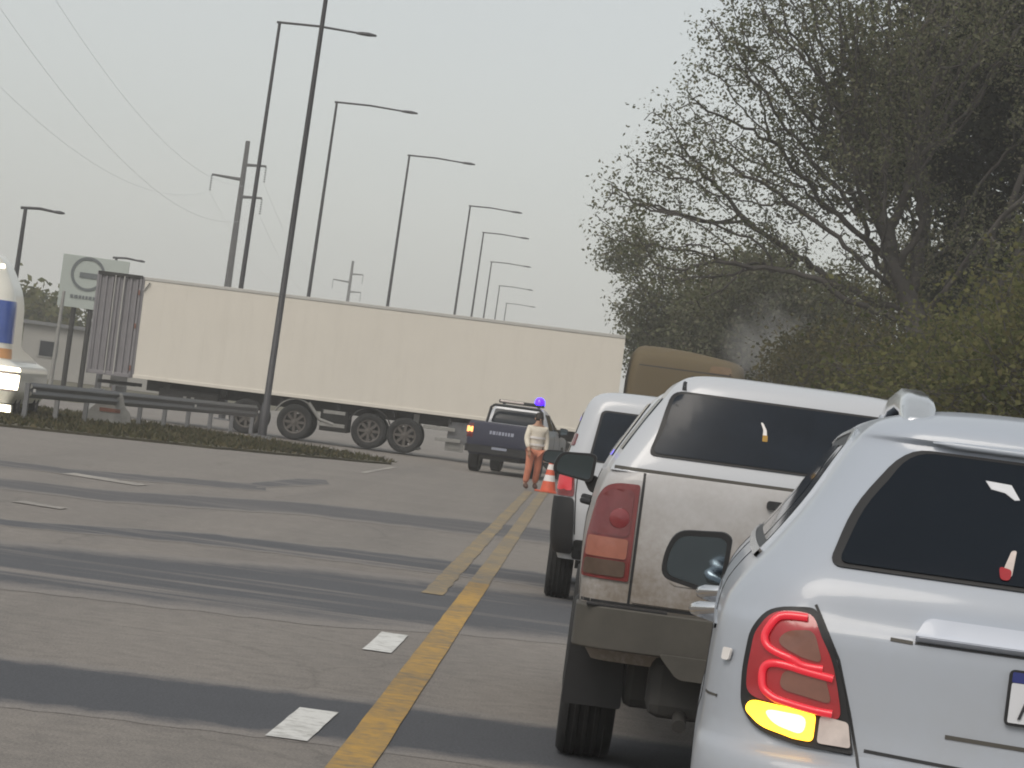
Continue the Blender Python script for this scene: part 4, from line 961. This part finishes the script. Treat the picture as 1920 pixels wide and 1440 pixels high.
# ------------------------------------------------------------------ person in work clothes, cone
def skin_obj(name, verts, edges, rad, mat, parent, sub=2, root=0):
    me = bpy.data.meshes.new(name); me.from_pydata(verts, edges, []); me.materials.append(mat)
    o = bpy.data.objects.new(name, me); COL.objects.link(o); o.parent = parent
    o.modifiers.new('skin', 'SKIN')
    if not me.skin_vertices: 
        bpy.context.view_layer.objects.active = o
    for i, r in enumerate(rad):
        d = me.skin_vertices[0].data[i]; d.radius = (r, r) if not hasattr(r, '__len__') else r; d.use_root = (i == root)
    o.modifiers['skin'].use_smooth_shade = True
    s = o.modifiers.new('sub', 'SUBSURF'); s.levels = sub; s.render_levels = sub
    return o
def build_person():
    p = gr(1004, 922)
    t = thing('person', 'person in pale jacket and orange trousers standing in the road beside the police pickup', 'person', (-1.13, 63.6, 0), R(20))
    V = [(0, 0, .86), (0, 0, 1.02), (0, 0, 1.20), (0, .0, 1.33), (0, -.01, 1.41), (0, -.02, 1.52),
         (-.17, 0, 1.31), (-.23, -.03, 1.07), (-.20, -.15, .88), (-.19, -.19, .80),
         (.17, 0, 1.31), (.24, .02, 1.06), (.22, -.06, .84), (.22, -.08, .76),
         (-.09, 0, .80), (-.11, -.05, .46), (-.12, .02, .09), (-.12, -.12, .04), (.09, 0, .80), (.12, .04, .46), (.14, .16, .10), (.14, .03, .04)]
    E = [(0, 1), (1, 2), (2, 3), (3, 4), (4, 5), (3, 6), (6, 7), (7, 8), (8, 9), (3, 10), (10, 11), (11, 12), (12, 13), (0, 14), (14, 15), (15, 16), (16, 17), (0, 18), (18, 19), (19, 20), (20, 21)]
    Rr = [(.14, .10), (.13, .095), (.15, .10), (.13, .085), .055, .085, .065, .045, .035, .04, .065, .045, .035, .04, .08, .055, .042, .04, .08, .055, .042, .04]
    skin_obj('body', V, E, Rr, skin, t)
    J = list(range(0, 5)) + [6, 7, 8, 10, 11, 12]
    JV = [V[i] for i in J]; JV[0] = (0, 0, .80); JV[4] = (0, -.005, 1.36)
    JE = [(0, 1), (1, 2), (2, 3), (3, 4), (3, 5), (5, 6), (6, 7), (3, 8), (8, 9), (9, 10)]
    skin_obj('jacket', JV, JE, [(.185, .14), (.17, .125), (.185, .13), (.15, .10), .075, .085, .066, .055, .085, .066, .055], hivis, t)
    T = [(0, 0, .88), (-.09, 0, .80), (-.11, -.05, .46), (-.12, .015, .14), (.09, 0, .80), (.12, .04, .46), (.14, .15, .15)]
    skin_obj('trousers', T, [(0, 1), (1, 2), (2, 3), (0, 4), (4, 5), (5, 6)], [(.15, .11), .105, .08, .07, .105, .08, .07], hivis_o, t)
    for a, b in (((-.12, .03, .10), (-.12, -.14, .05)), ((.14, .17, .11), (.14, .02, .05))):
        skin_obj('boot', [a, tuple((x + y) / 2 for x, y in zip(a, b)), b], [(0, 1), (1, 2)], [.06, .055, .045], boot_m, t)
    h = MB().lathe([(.001, .13), (.05, .12), (.085, .075), (.098, .02), (.094, -.03), (.07, -.05)], 16, 'z', False).obj('hair', hair_m, t, 60); h.location = (0, -.0, 1.535)
    f = MB()
    for sx in (-1, 1): f.lathe([(.001, -.012), (.012, 0), (.001, .012)], 8, 'z', False)
    for sx in (-1, 1):
        e = MB().lathe([(.001, -.012), (.011, 0), (.001, .012)], 8, 'z', False).obj('eye', ink, t, 60); e.location = (sx * .032, -.103, 1.525)
        e = MB().lathe([(.001, -.03), (.014, -.01), (.016, .015), (.001, .03)], 8, 'z', False).obj('ear', skin, t, 60); e.location = (sx * .088, -.02, 1.515)
    n = MB().tube([(0, -.10, 1.525), (0, -.122, 1.495), (0, -.10, 1.49)], [.008, .014, .008], 6).obj('nose', skin, t, 60)
    MB().box((0, -.098, 1.465), (.045, .012, .010)).obj('mouth', lens_dull, t, None, .003)
    # hands: palm and five fingers
    for w, sx in (((-.19, -.19, .80), -1), ((.22, -.08, .76), 1)):
        m = MB(); m.box((w[0], w[1] - .01, w[2] - .03), (.035, .075, .085))
        for k in range(4):
            y = w[1] - .04 + k * .02
            m.tube([(w[0], y, w[2] - .065), (w[0] - sx * .01, y, w[2] - .10), (w[0] - sx * .028, y, w[2] - (.125, .14, .135, .115)[k])], [.009, .0085, .007], 6)
        m.tube([(w[0], w[1] - .045, w[2] - .01), (w[0] - sx * .012, w[1] - .07, w[2] - .045), (w[0] - sx * .02, w[1] - .07, w[2] - .075)], [.011, .010, .008], 6)
        m.obj('hand', skin, t, 60)
    for z, r in ((.97, .19), (1.12, .193)):
        o = MB().lathe([(1, -.025), (1.02, -.025), (1.02, .025), (1, .025)], 24, 'z').obj('reflective_band', cone_w, t, 60); o.scale = (r, r * .74, 1); o.location = (0, 0, z)
build_person()
def cone(name, label, loc, h, r):
    t = thing(name, label, 'traffic cone', loc, .4)
    MB().box((0, 0, .02), (r * 2.6, r * 2.6, .04)).obj('cone_base', cone_o, t, None, .012)
    R_ = lambda z: r + (.035 - r) * (z - .04) / (h - .04)
    lev = [.04, h * .34, h * .52, h * .68, h * .84, h]
    for i in range(5):
        a, b = lev[i], lev[i + 1]
        MB().lathe([(R_(a), a), (R_(b), b), (max(.01, R_(b) - .01), b), (R_(a) - .01, a)], 24, 'z').obj('cone_band', cone_w if i in (1, 3) else cone_o, t, 60)
cone('traffic_cone', 'orange and white banded traffic cone right beside the person', (-.74, 63.2, 0), .72, .17)

# ------------------------------------------------------------------ lamp posts
def lamp_post(label, loc, H, arm, r, head, back, lean=0, group='street lamps along the road'):
    t = thing('street_lamp', label, 'street lamp', loc, 0, group)
    t.rotation_euler = (0, lean, 0)
    MB().tube([(0, 0, 0), (0, 0, .9), (0, 0, .92), (0, 0, H * .5), (0, 0, H)], [r * 1.5, r * 1.45, r * 1.15, r * .95, r * .62], 10).obj('pole', pole_m, t, 50)
    MB().tube([(-back, 0, H - .04), (arm * .5, 0, H + .02), (arm, 0, H - .02)], [r * .5, r * .48, r * .42], 8).obj('arm', pole_m, t, 60)
    h = MB(); n = 8
    prof = [(arm - .05, .05, .05), (arm + .1, .13, .07), (arm + head * .6, .15, .08), (arm + head, .07, .04)]
    v, f = [], []
    for x, w, th in prof: v += [(x, -w, H - .04), (x, -w * .6, H - .04 + th), (x, w * .6, H - .04 + th), (x, w, H - .04), (x, w * .7, H - .04 - th * .5), (x, -w * .7, H - .04 - th * .5)]
    for i in range(3):
        for k in range(6): f.append((6 * i + k, 6 * i + (k + 1) % 6, 6 * i + 6 + (k + 1) % 6, 6 * i + 6 + k))
    f += [tuple(range(6)), tuple(range(18, 24))]
    MB().add(v, f).obj('lamp_head', pole_m, t)
    MB().box((0, 0, .03), (r * 6, r * 6, .06)).obj('base_plate', galv, t)
    return t
LP = [(525, 40, 2.75), (632, 190, 2.9), (768, 290, 2.75), (882, 385, 2.6), (907, 435, 2.6), (922, 490, 2.7), (937, 535, 2.7), (950, 568, 2.7)]
b0 = at(490, 812, 79.0)
lamp_post('tall street lamp rising from the grass in front of the cream trailer', (b0.x, 79.0, .05), 14, 2.8, .082, .7, .1, R(.7))
for i, (x, y, arm) in enumerate(LP):
    v = -(y - 720) * math.cos(ROLL) + (x - 960) * math.sin(ROLL) + 54
    d = 12.43 * FPX / v; p = at(x, y, d)
    lab = ['tall street lamp behind the trailer next to the concrete power pole', 'tall street lamp behind the trailer, second from the concrete power pole', 'tall street lamp behind the trailer, third from the concrete power pole', *('slim hazy street lamp of the distant row, %s from the concrete power pole' % w for w in ('fourth', 'fifth', 'sixth', 'seventh', 'eighth'))][i]
    t = lamp_post(lab, (p.x - 14 * math.sin(R(.7)), p.y, 0), 14, arm, .085, .65, .1, R(.7), 'street lamps along the road' if i < 3 else 'distant street lamps of the row')
for i, (x, y, d, lab) in enumerate(((45, 388, 110, 'short street lamp above the white oncoming truck'), (216, 482, 150, 'short street lamp with its head just above the open trailer door'))):
    p = at(x, y, d); lamp_post(lab, (p.x, p.y, 0), p.z, 1.05, .11, .4, .18, R(.6), 'short street lamps by the sign')

# ------------------------------------------------------------------ power line
def power_pole(label, top, H):
    t = thing('power_pole', label, 'power pole', (top.x - H * .006, top.y, 0), 0, 'concrete power poles')
    MB().tube([(0, 0, 0), (H * .006, 0, H)], [.40, .20], 12).obj('pole', concrete, t, 50)
    tips = []
    for sx, z, L in ((1, H - 2.1, 2.0), (-1, H - 3.4, 2.6), (1, H - 4.9, 2.0)):
        MB().tube([(0, 0, z), (sx * L, 0, z + .12)], [.17, .10], 6).obj('cross_arm', concrete, t, 60)
        ins = MB()
        for k in range(7): ins.lathe([(.03, -k * .2), (.10, -k * .2 - .05), (.10, -k * .2 - .09), (.03, -k * .2 - .14)], 8, 'z', False)
        o = ins.obj('insulator', sign_m, t, 50); o.location = (sx * L, 0, z + .05)
        tips.append(Vector((t.location.x + sx * L, t.location.y, z - 1.4)))
    return tips
pa = at(465, 265, 260); pb = at(662, 490, 470)
ta = power_pole('concrete power pole with three side arms and hanging insulators, behind the trailer', pa, 22.0)
tb = power_pole('far concrete power pole peeking over the trailer roof', pb, 22.0)
dv = (pb - pa)
pc = Vector((-22.0, 68, 22)); tc_ = power_pole('concrete power pole beside the road to the left, carrying the wires', pc, 22.0)
def wire(a, b, sag, lab):
    pts = []
    for i in range(41):
        u = i / 40; p = a.lerp(b, u); p.z -= sag * 4 * u * (1 - u); pts.append(p)
    tag(MB().tube(pts, .008, 4).obj('power_wire', wire_m, None, 60), lab, 'power line', 'overhead power wires')
for i in range(3):
    arm = ('upper right', 'left', 'lower right')[i]
    wire(tc_[i], ta[i], 4.5, 'thin overhead wire sagging down to the %s arm of the concrete power pole' % arm)
    wire(ta[i], tb[i], 4.5, 'thin wire from the %s arm on to the far power pole' % arm)

# ------------------------------------------------------------------ sign, guard rail, wall
def build_sign():
    p0, p1 = at(120, 475, 112), at(120, 580, 112)
    t = thing('roadside_sign', 'pale grey-green sign board with a ringed emblem on two dark posts', 'sign', (p0.x, p0.y, 0), math.atan2(_rt.y, _rt.x))
    z1, z0 = p0.z, p1.z + .12
    b = MB().box((1.25, 0, (z0 + z1) / 2), (2.5, .08, z1 - z0)).obj('board', sign_f, t, None, .01)
    e = MB().lathe([(.54, -.02), (.64, -.02), (.64, .02), (.54, .02)], 40, 'z').obj('emblem_ring', sign_m, b, 40)
    zc = at(165, 515, 112).z + .02
    e.matrix_local = Matrix.Translation((1.0, -.055, zc)) @ Matrix.Rotation(math.pi / 2, 4, 'X')
    MB().box((1.05, -.055, zc - .06), (.70, .03, .20)).obj('emblem_bar', sign_m, b)
    MB().box((.98, -.055, z1 - .10), (.34, .03, .08)).obj('emblem_mark', sign_m, b)
    x = .45
    while x < 2.1:
        w = rnd.uniform(.06, .14); MB().box((x + w / 2, -.055, z0 + .42), (w, .03, .12)).obj('lettering', sign_m, b); x += w + .045
    for x in (.62, 1.25): MB().tube([(x, .1, 0), (x, .1, z0 + .8)], .10, 10).obj('post', chassis, t, 60)
    q = at(92, 738, 108); q2 = at(108, 545, 108)
    m = thing('marker_pole', 'slim white metal pole left of the sign board', 'pole', (q.x, q.y, 0), 0)
    MB().tube([(0, 0, 0), (0.02, 0, q2.z * .5), (.04, 0, q2.z)], [.085, .075, .06], 10).obj('shaft', chassis_l, m, 60)
    MB().box((0, 0, .06), (.35, .35, .12)).obj('footing', concrete, m, None, .01)
    MB().lathe([(.001, .05), (.05, .03), (.065, 0), (.001, -.01)], 10, 'z', False).obj('cap', chassis_l, m, 60).location = (.04, 0, q2.z)
build_sign()
def guard_rail():
    a, b = Vector((-12.2, 64.6, 0)), Vector((-9.25, 82.2, 0))
    L = (b - a).length; ang = math.atan2((b - a).y, (b - a).x)
    t = thing('guard_rail', 'galvanised steel guard rail on posts along the grassy median', 'guard rail', (a.x, a.y, .08), ang)
    prof = [(-.005, .43), (.0, .45), (.055, .50), (.055, .54), (0, .585), (0, .615), (.055, .66), (.055, .70), (0, .745), (-.005, .765)]
    n = 5
    for i in range(n):
        x0, x1 = L * i / n, L * (i + 1) / n + .06
        v, f = [], []
        for x in (x0, x1):
            v += [(x, -q - .004 * (i % 2), z) for q, z in prof] + [(x, -q + .006 - .004 * (i % 2), z) for q, z in prof]
        m = len(prof)
        for k in range(m - 1): f += [(k, k + 1, 2 * m + k + 1, 2 * m + k), (m + k, 3 * m + k, 3 * m + k + 1, m + k + 1)]
        f += [(0, 2 * m, 3 * m, m), (m - 1, 2 * m - 1, 4 * m - 1, 3 * m - 1)]
        MB().add(v, f).obj('rail_beam', galv, t, 60)
    for i in range(10): MB().box((L * i / 9, .06, .36), (.07, .10, .78)).obj('post', galv, t)
    for i in range(0, 10, 3): MB().box((L * i / 9 + .1, -.07, .60), (.10, .02, .07)).obj('reflector', cone_w, t)
    c = gr(232, 800)
guard_rail()
def barrier():
    p = at(215, 775, 72)
    t = thing('barrier_block', 'low pale concrete barrier block standing at the guard rail', 'barrier', (p.x, 70.6, .08), R(20))
    MB().prism(rounded([(-.55, 0), (.55, 0), (.5, .28), (.36, .42), (.26, .72), (-.26, .72), (-.36, .42), (-.5, .28)], .03), -.28, .28).obj('block', chassis_l, t, 40, .02)
    MB().box((0, -.285, .30), (.5, .02, .09)).obj('stripe', lens_dull, t)
barrier()
def far_house():
    p = gr(120, 752); p = at(150, 700, 170)
    t = thing('low_building', 'low grey plastered building behind the sign posts', 'building', (p.x - 2, p.y, 0), R(5))
    MB().box((3, 3, 1.5), (9, 6, 3.0)).obj('wall', brick_w, t)
    MB().box((3, 3, 3.1), (9.6, 6.6, .2)).obj('roof', galv, t)
    for x in (0, 2.8, 5.6):
        w = MB().box((x, -.01, 1.7), (1.1, .08, 1.0)).obj('window', chassis_l, t); MB().box((x, -.04, 1.7), (.95, .06, .85)).obj('pane', glass, w)
    d = MB().box((4.2, -.01, 1.05), (.95, .08, 2.1)).obj('door', chassis, t)
far_house()

# ------------------------------------------------------------------ trees and shrubs
def grow(rng, H, spread, trunk_h, r0, levels, lean=(0, 0), droop=.0, kids=(4, 6), wob=.18, shrink=.66, stems=1):
    segs, tips = [], []
    def branch(p, d, L, r, lev):
        n = 4 if lev < 2 else 3
        pts = [p.copy()]; q = p.copy(); dd = d.copy()
        for i in range(n):
            dd = (dd + Vector((rng.gauss(0, wob), rng.gauss(0, wob), rng.gauss(0, wob) + (.10 if lev < 2 else -droop)))).normalized()
            q = q + dd * (L / n); pts.append(q.copy())
        rads = [r * (1 - .55 * i / n) for i in range(n + 1)]
        segs.append((pts, rads, lev))
        if lev >= levels:
            tips.append((pts, dd)); return
        for k in range(rng.randint(*kids)):
            u = rng.uniform(.35, 1.0) if lev else rng.uniform(.55, 1.0)
            i = min(n - 1, int(u * n)); b = pts[i].lerp(pts[i + 1], u * n - i)
            ax = Vector((rng.gauss(0, 1), rng.gauss(0, 1), rng.gauss(0, .55))).normalized()
            nd = (dd * .55 + ax * spread).normalized()
            branch(b, nd, L * shrink * rng.uniform(.7, 1.15), max(.011, rads[i] * .58), lev + 1)
    for s in range(stems):
        d0 = Vector((lean[0] + rng.gauss(0, .12) * (stems > 1), lean[1] + rng.gauss(0, .12) * (stems > 1), 1)).normalized()
        branch(Vector((rng.uniform(-.3, .3) * (stems > 1), rng.uniform(-.3, .3) * (stems > 1), -.1)), d0, trunk_h, r0, 0)
    return segs, tips
def make_tree(name, label, cat, loc, seed, H, leafm, n_leaf, leaf, group=None, leaf_r=.35, trunkmat=None, **kw):
    rng = random.Random(seed)
    segs, tips = grow(rng, H, **kw)
    zmax = max(p.z for s in segs for p in s[0]); sc = H / zmax
    t = thing(name, label, cat, loc, 0, group)
    mb = MB()
    for pts, rads, lev in segs:
        mb.tube([p * sc for p in pts], [r for r in rads], 8 if lev == 0 else (5 if lev < 3 else 3), lev == 0)
    o = mk('trunk' if cat == 'tree' else 'stems', mb.v, mb.f, trunkmat or bark, t, 180)
    v, f = [], []
    for i in range(n_leaf):
        pts, dd = tips[rng.randrange(len(tips))]
        u = rng.random() * (len(pts) - 1); k = int(u); p = pts[k].lerp(pts[k + 1], u - k) * sc
        p = p + Vector((rng.gauss(0, 1), rng.gauss(0, 1), rng.gauss(0, 1))) * leaf_r * .5
        if p.z < .05: continue
        a = Vector((rng.gauss(0, 1), rng.gauss(0, 1), rng.gauss(0, .7))).normalized()
        b = a.cross(Vector((rng.gauss(0, 1), rng.gauss(0, 1), rng.gauss(0, 1)))).normalized()
        l = leaf * rng.uniform(.6, 1.4); w = l * rng.uniform(.25, .42); n = len(v)
        v += [p, p + a * l * .45 + b * w, p + a * l, p + a * l * .45 - b * w]; f.append((n, n + 1, n + 2, n + 3))
    mk('crown' if cat == 'tree' else 'foliage', v, f, leafm, t)
    return t
def colonise(rng, root, blobs, n_att, step=.32, infl=2.6, kill=.55, iters=150, trunk_to=None):
    # grow a branch skeleton towards points scattered through the clumps of a crown
    A = []
    vol = [b[3] ** 2.4 for b in blobs]; tot = sum(vol)
    for b, w in zip(blobs, vol):
        for _ in range(int(n_att * w / tot) + 1):
            d = np.array([rng.gauss(0, 1) for _ in range(3)]); d /= np.linalg.norm(d)
            A.append(np.array(b[:3]) + d * b[3] * rng.random() ** .42 * np.array((1, 1, .85)))
    A = np.array(A); nodes_, par = [np.array(root, float)], [-1]
    tt = np.array(trunk_to, float); k = int(np.linalg.norm(tt - nodes_[0]) / step)
    for i in range(k):
        q = nodes_[0] + (tt - nodes_[0]) * (i + 1) / k; nodes_.append(q + np.array([.06 * math.sin(i * .8), .05 * math.cos(i * .7), 0])); par.append(len(nodes_) - 2)
    best = np.full(len(A), 1e9); bi = np.zeros(len(A), int); alive = np.ones(len(A), bool); done = 0
    for it in range(iters):
        N = np.array(nodes_[done:])
        D = np.linalg.norm(A[:, None, :] - N[None], axis=2); m = D.argmin(1); dm = D[np.arange(len(A)), m]
        up = dm < best; best[up] = dm[up]; bi[up] = m[up] + done
        done = len(nodes_); alive &= best > kill
        use = alive & (best < (infl if it > 12 else 6.0))
        if not use.any(): break
        for n in np.unique(bi[use]):
            a = A[use & (bi == n)]; d = a - nodes_[n]; d /= np.linalg.norm(d, axis=1)[:, None]; d = d.mean(0)
            d += np.array([rng.gauss(0, .16) for _ in range(3)]); L = np.linalg.norm(d)
            if L < 1e-3: continue
            nodes_.append(nodes_[n] + d / L * step); par.append(int(n))
    P = np.array(nodes_); n = len(P); r2 = np.zeros(n); kids = np.zeros(n, int)
    for i in range(n - 1, 0, -1):
        if r2[i] == 0: r2[i] = .011 ** 2.2
        r2[par[i]] += r2[i]; kids[par[i]] += 1
    return P, par, r2 ** (1 / 2.2), kids
def crown_tree(name, label, loc, seed, blobs, n_att, leafm, n_leaf, leaf, leaf_r, trunk_to, group=None, rmax=.3, **kw):
    rng = random.Random(seed); t = thing(name, label, 'tree', loc, 0, group)
    P, par, rad, kids = colonise(rng, (0, 0, -.1), blobs, n_att, trunk_to=trunk_to, **kw)
    rad = np.minimum(rad, rmax); mb = MB()
    for i in range(1, len(P)):
        a, b = Vector(P[par[i]]), Vector(P[i]); r0 = rad[par[i]] if rad[i] > .6 * rad[par[i]] else rad[i] * 1.25
        b = b + (b - a).normalized() * rad[i] * .35; a = a - (b - a).normalized() * min(r0 * .3, .1)
        mb.tube([a, b], [r0, rad[i]], 6 if rad[i] > .05 else (4 if rad[i] > .02 else 3), False)
    mk('trunk', mb.v, mb.f, bark, t, 180)
    thin = [i for i in range(1, len(P)) if rad[i] < .024]
    v, f = [], []
    while len(f) < n_leaf:
        i = thin[rng.randrange(len(thin))]; c = Vector(P[i]) + Vector((rng.gauss(0, 1), rng.gauss(0, 1), rng.gauss(0, 1))) * leaf_r
        for _ in range(rng.randint(2, 6)):
            p = c + Vector((rng.gauss(0, 1), rng.gauss(0, 1), rng.gauss(0, 1))) * leaf * .9
            a = Vector((rng.gauss(0, 1), rng.gauss(0, 1), rng.gauss(-.3, .8))).normalized(); b = a.cross(Vector((rng.gauss(0, 1), rng.gauss(0, 1), rng.gauss(0, 1)))).normalized()
            l = leaf * rng.uniform(.6, 1.5); w = l * rng.uniform(.18, .34); n = len(v)
            v += [p, p + a * l * .45 + b * w, p + a * l, p + a * l * .45 - b * w]; f.append((n, n + 1, n + 2, n + 3))
    mk('crown', v, f, leafm, t)
    return t
rootpos = lambda X, Y: (X, Y, 0)
def blobset(rng, n, c, r, br, squash=None):
    out = []
    for _ in range(n):
        d = Vector((rng.gauss(0, 1), rng.gauss(0, 1), rng.gauss(0, 1))).normalized() * rng.random() ** .3
        out.append((c[0] + d.x * r[0], c[1] + d.y * r[1], max(2.4, c[2] + d.z * r[2]), rng.uniform(*br)))
    return out
_r = random.Random(8)
# clump centres are relative to each trunk's foot
B1 = blobset(_r, 24, (-1.0, 0, 8.6), (4.8, 3.2, 4.8), (1.1, 2.0)) + [(-6.6, 0, 6.0, 1.25), (-5.6, -.6, 4.9, 1.2), (-5.9, .5, 7.6, 1.2), (-5.0, 0, 9.4, 1.2), (-4.2, 0, 5.9, 1.3), (-3.4, .3, 11.2, 1.3), (-2.0, 0, 5.2, 1.3), (-4.9, -1, 6.9, 1.1), (-3.6, 0, 8.4, 1.4), (-2.4, 0, 7.2, 1.4), (-1.0, .5, 6.4, 1.4)]
crown_tree('spreading_tree', 'tall half-bare tree with fine dark branches spreading over the road', rootpos(7.0, 60), 11, B1, 9500, leaf_grey, 85000, .075, .20, (-.6, 0, 3.6), infl=2.0, kill=.30, step=.21, iters=190)
B2 = blobset(_r, 12, (-1.6, 0, 5.6), (3.2, 2.6, 2.4), (1.0, 1.7)) + [(-5.4, 0, 7.0, 1.0), (-4.6, 0, 5.4, 1.1), (-4.0, 0, 4.2, 1.1)]
crown_tree('spreading_tree', 'smaller grey-green tree hanging over the ochre truck cab', rootpos(5.8, 92), 23, B2, 3600, leaf_grey, 75000, .11, .25, (-.5, 0, 2.2), infl=2.2, kill=.42, step=.27)
B3 = blobset(_r, 30, (-.6, 0, 11.3), (4.6, 3.6, 5.6), (1.7, 2.7))
crown_tree('dense_tree', 'dense dark evergreen tree towering behind the yellow-green shrubs', rootpos(9.8, 66), 31, B3, 2600, leaf_dark, 150000, .16, .38, (-.2, 0, 5), infl=3, kill=.75, step=.4)
TH = ((9.5, 84, 9.5, 41, 'rust-brown tinged tree in the thicket behind the half-bare tree'), (12, 100, 11, 42, 'far brown-green tree of the thicket behind the half-bare tree'), (7.8, 110, 8.0, 43, 'brown-green tree rising behind the ochre truck cab'), (7.2, 76, 6.6, 44, 'low brown-green tree just right of the ochre truck cab'), (5.6, 104, 10, 45, 'leaning brown-green tree behind the smoke over the ochre cab'), (6.6, 98, 9, 46, 'bushy brown-green tree between the smoke and the half-bare tree'))
for X, Y, H, s, lab in TH:
    B = blobset(_r, 11, (-.3, 0, H * .55), (H * .34, H * .3, H * .34), (H * .11, H * .18))
    crown_tree('leafy_tree', lab, rootpos(X, Y), s, B, 1100, leaf_brown, 26000, .13, .34, (0, 0, 1.6), 'thicket trees behind the half-bare tree', rmax=.18, infl=2.6, kill=.6, step=.35)
SH = [(6.6, 39, 4.9, 51), (8.2, 43, 5.8, 52), (6.4, 46, 4.4, 53), (7.6, 51, 5.2, 54), (6.2, 54, 4.2, 55), (5.9, 66, 4.6, 56), (6.3, 73, 4.8, 57), (9.2, 48, 6.4, 58)]
for i, (X, Y, H, s) in enumerate(SH):
    brown = i in (5, 6)
    make_tree('shrub', 'tall brown-green shrub below the half-bare tree' if brown else 'tall yellow-green upright shrub on the roadside verge', 'shrub', rootpos(X, Y), s, H, leaf_brown if brown else leaf_bush, 30000, .085,
              'brown-green shrubs below the half-bare tree' if brown else 'yellow-green shrubs on the verge', spread=.6, trunk_h=1.5, r0=.05, levels=3, kids=(4, 6), shrink=.8, stems=6, leaf_r=.55, wob=.14)
# far trees by the sign, to the left
for i, (x, d, H, s) in enumerate(((45, 190, 4.6, 61), (80, 200, 3.6, 62), (20, 180, 5.2, 63), (112, 210, 3.0, 64))):
    p = at(x, 720, d)
    make_tree('leafy_tree', 'distant hazy green tree between the oncoming truck and the sign', 'tree', rootpos(p.x, p.y), s, H, leaf_bush, 3500, .45, 'distant trees by the sign',
              spread=1.0, trunk_h=2.0, r0=.2, levels=3, kids=(4, 6), shrink=.75, leaf_r=1.3)
# ------------------------------------------------------------------ haze over the plain, thin exhaust smoke at the cab
def volume(name, verts_obj, dens, col, noise_scale=None):
    m = bpy.data.materials.new(name + '_air'); m.use_nodes = True; nt = m.node_tree; nt.nodes.clear()
    v = nt.nodes.new('ShaderNodeVolumePrincipled'); v.inputs['Density'].default_value = dens; v.inputs['Color'].default_value = (*col, 1)
    v.inputs['Anisotropy'].default_value = .0
    o = nt.nodes.new('ShaderNodeOutputMaterial'); nt.links.new(v.outputs[0], o.inputs['Volume'])
    verts_obj.data.materials.clear(); verts_obj.data.materials.append(m)
    return verts_obj
hz = MB().box((0, 800, 12.6), (3700, 2100, 27.4)).obj('haze', soil)
volume('haze', hz, .0010, (1, 1, .99)); tag(hz, 'thin pale evening haze over the plain', 'haze', kind='stuff')

bm = bmesh.new(); bmesh.ops.create_icosphere(bm, subdivisions=3, radius=1)
for v_ in bm.verts: v_.co = Vector((v_.co.x * 1.5, v_.co.y * 1.2, v_.co.z * 1.7)) * (1 + .12 * math.sin(5 * v_.co.x + 4 * v_.co.z))
me = bpy.data.meshes.new('exhaust_smoke'); bm.to_mesh(me); bm.free()
sm = bpy.data.objects.new('exhaust_smoke', me); COL.objects.link(sm); sm.location = at(1440, 650, 84); sm.rotation_euler = (0, R(25), 0)
volume('exhaust_smoke', sm, .16, (.85, .85, .84)); tag(sm, 'thin grey exhaust smoke drifting up over the ochre truck cab', 'smoke', kind='stuff')
nt = sm.data.materials[0].node_tree; nz = noise(nt, 1.1, 4, .6); gd = nt.nodes.new('ShaderNodeTexGradient'); gd.gradient_type = 'SPHERICAL'
tc2 = nt.nodes.new('ShaderNodeTexCoord'); mp_ = nt.nodes.new('ShaderNodeMapping'); mp_.inputs['Scale'].default_value = (.66, .8, .58)
nt.links.new(tc2.outputs['Object'], mp_.inputs[0]); nt.links.new(mp_.outputs[0], gd.inputs[0])
mm = nt.nodes.new('ShaderNodeMath'); mm.operation = 'MULTIPLY'; rp = ramp(nt, [(.38, (0, 0, 0)), (.7, (1, 1, 1))]); nt.links.new(nz.outputs[0], rp.inputs[0])
nt.links.new(rp.outputs[0], mm.inputs[0]); nt.links.new(gd.outputs[1], mm.inputs[1])
m4 = nt.nodes.new('ShaderNodeMath'); m4.operation = 'MULTIPLY'; m4.inputs[1].default_value = .75; nt.links.new(mm.outputs[0], m4.inputs[0])
nt.links.new(m4.outputs[0], [n for n in nt.nodes if n.bl_idname == 'ShaderNodeVolumePrincipled'][0].inputs['Density'])
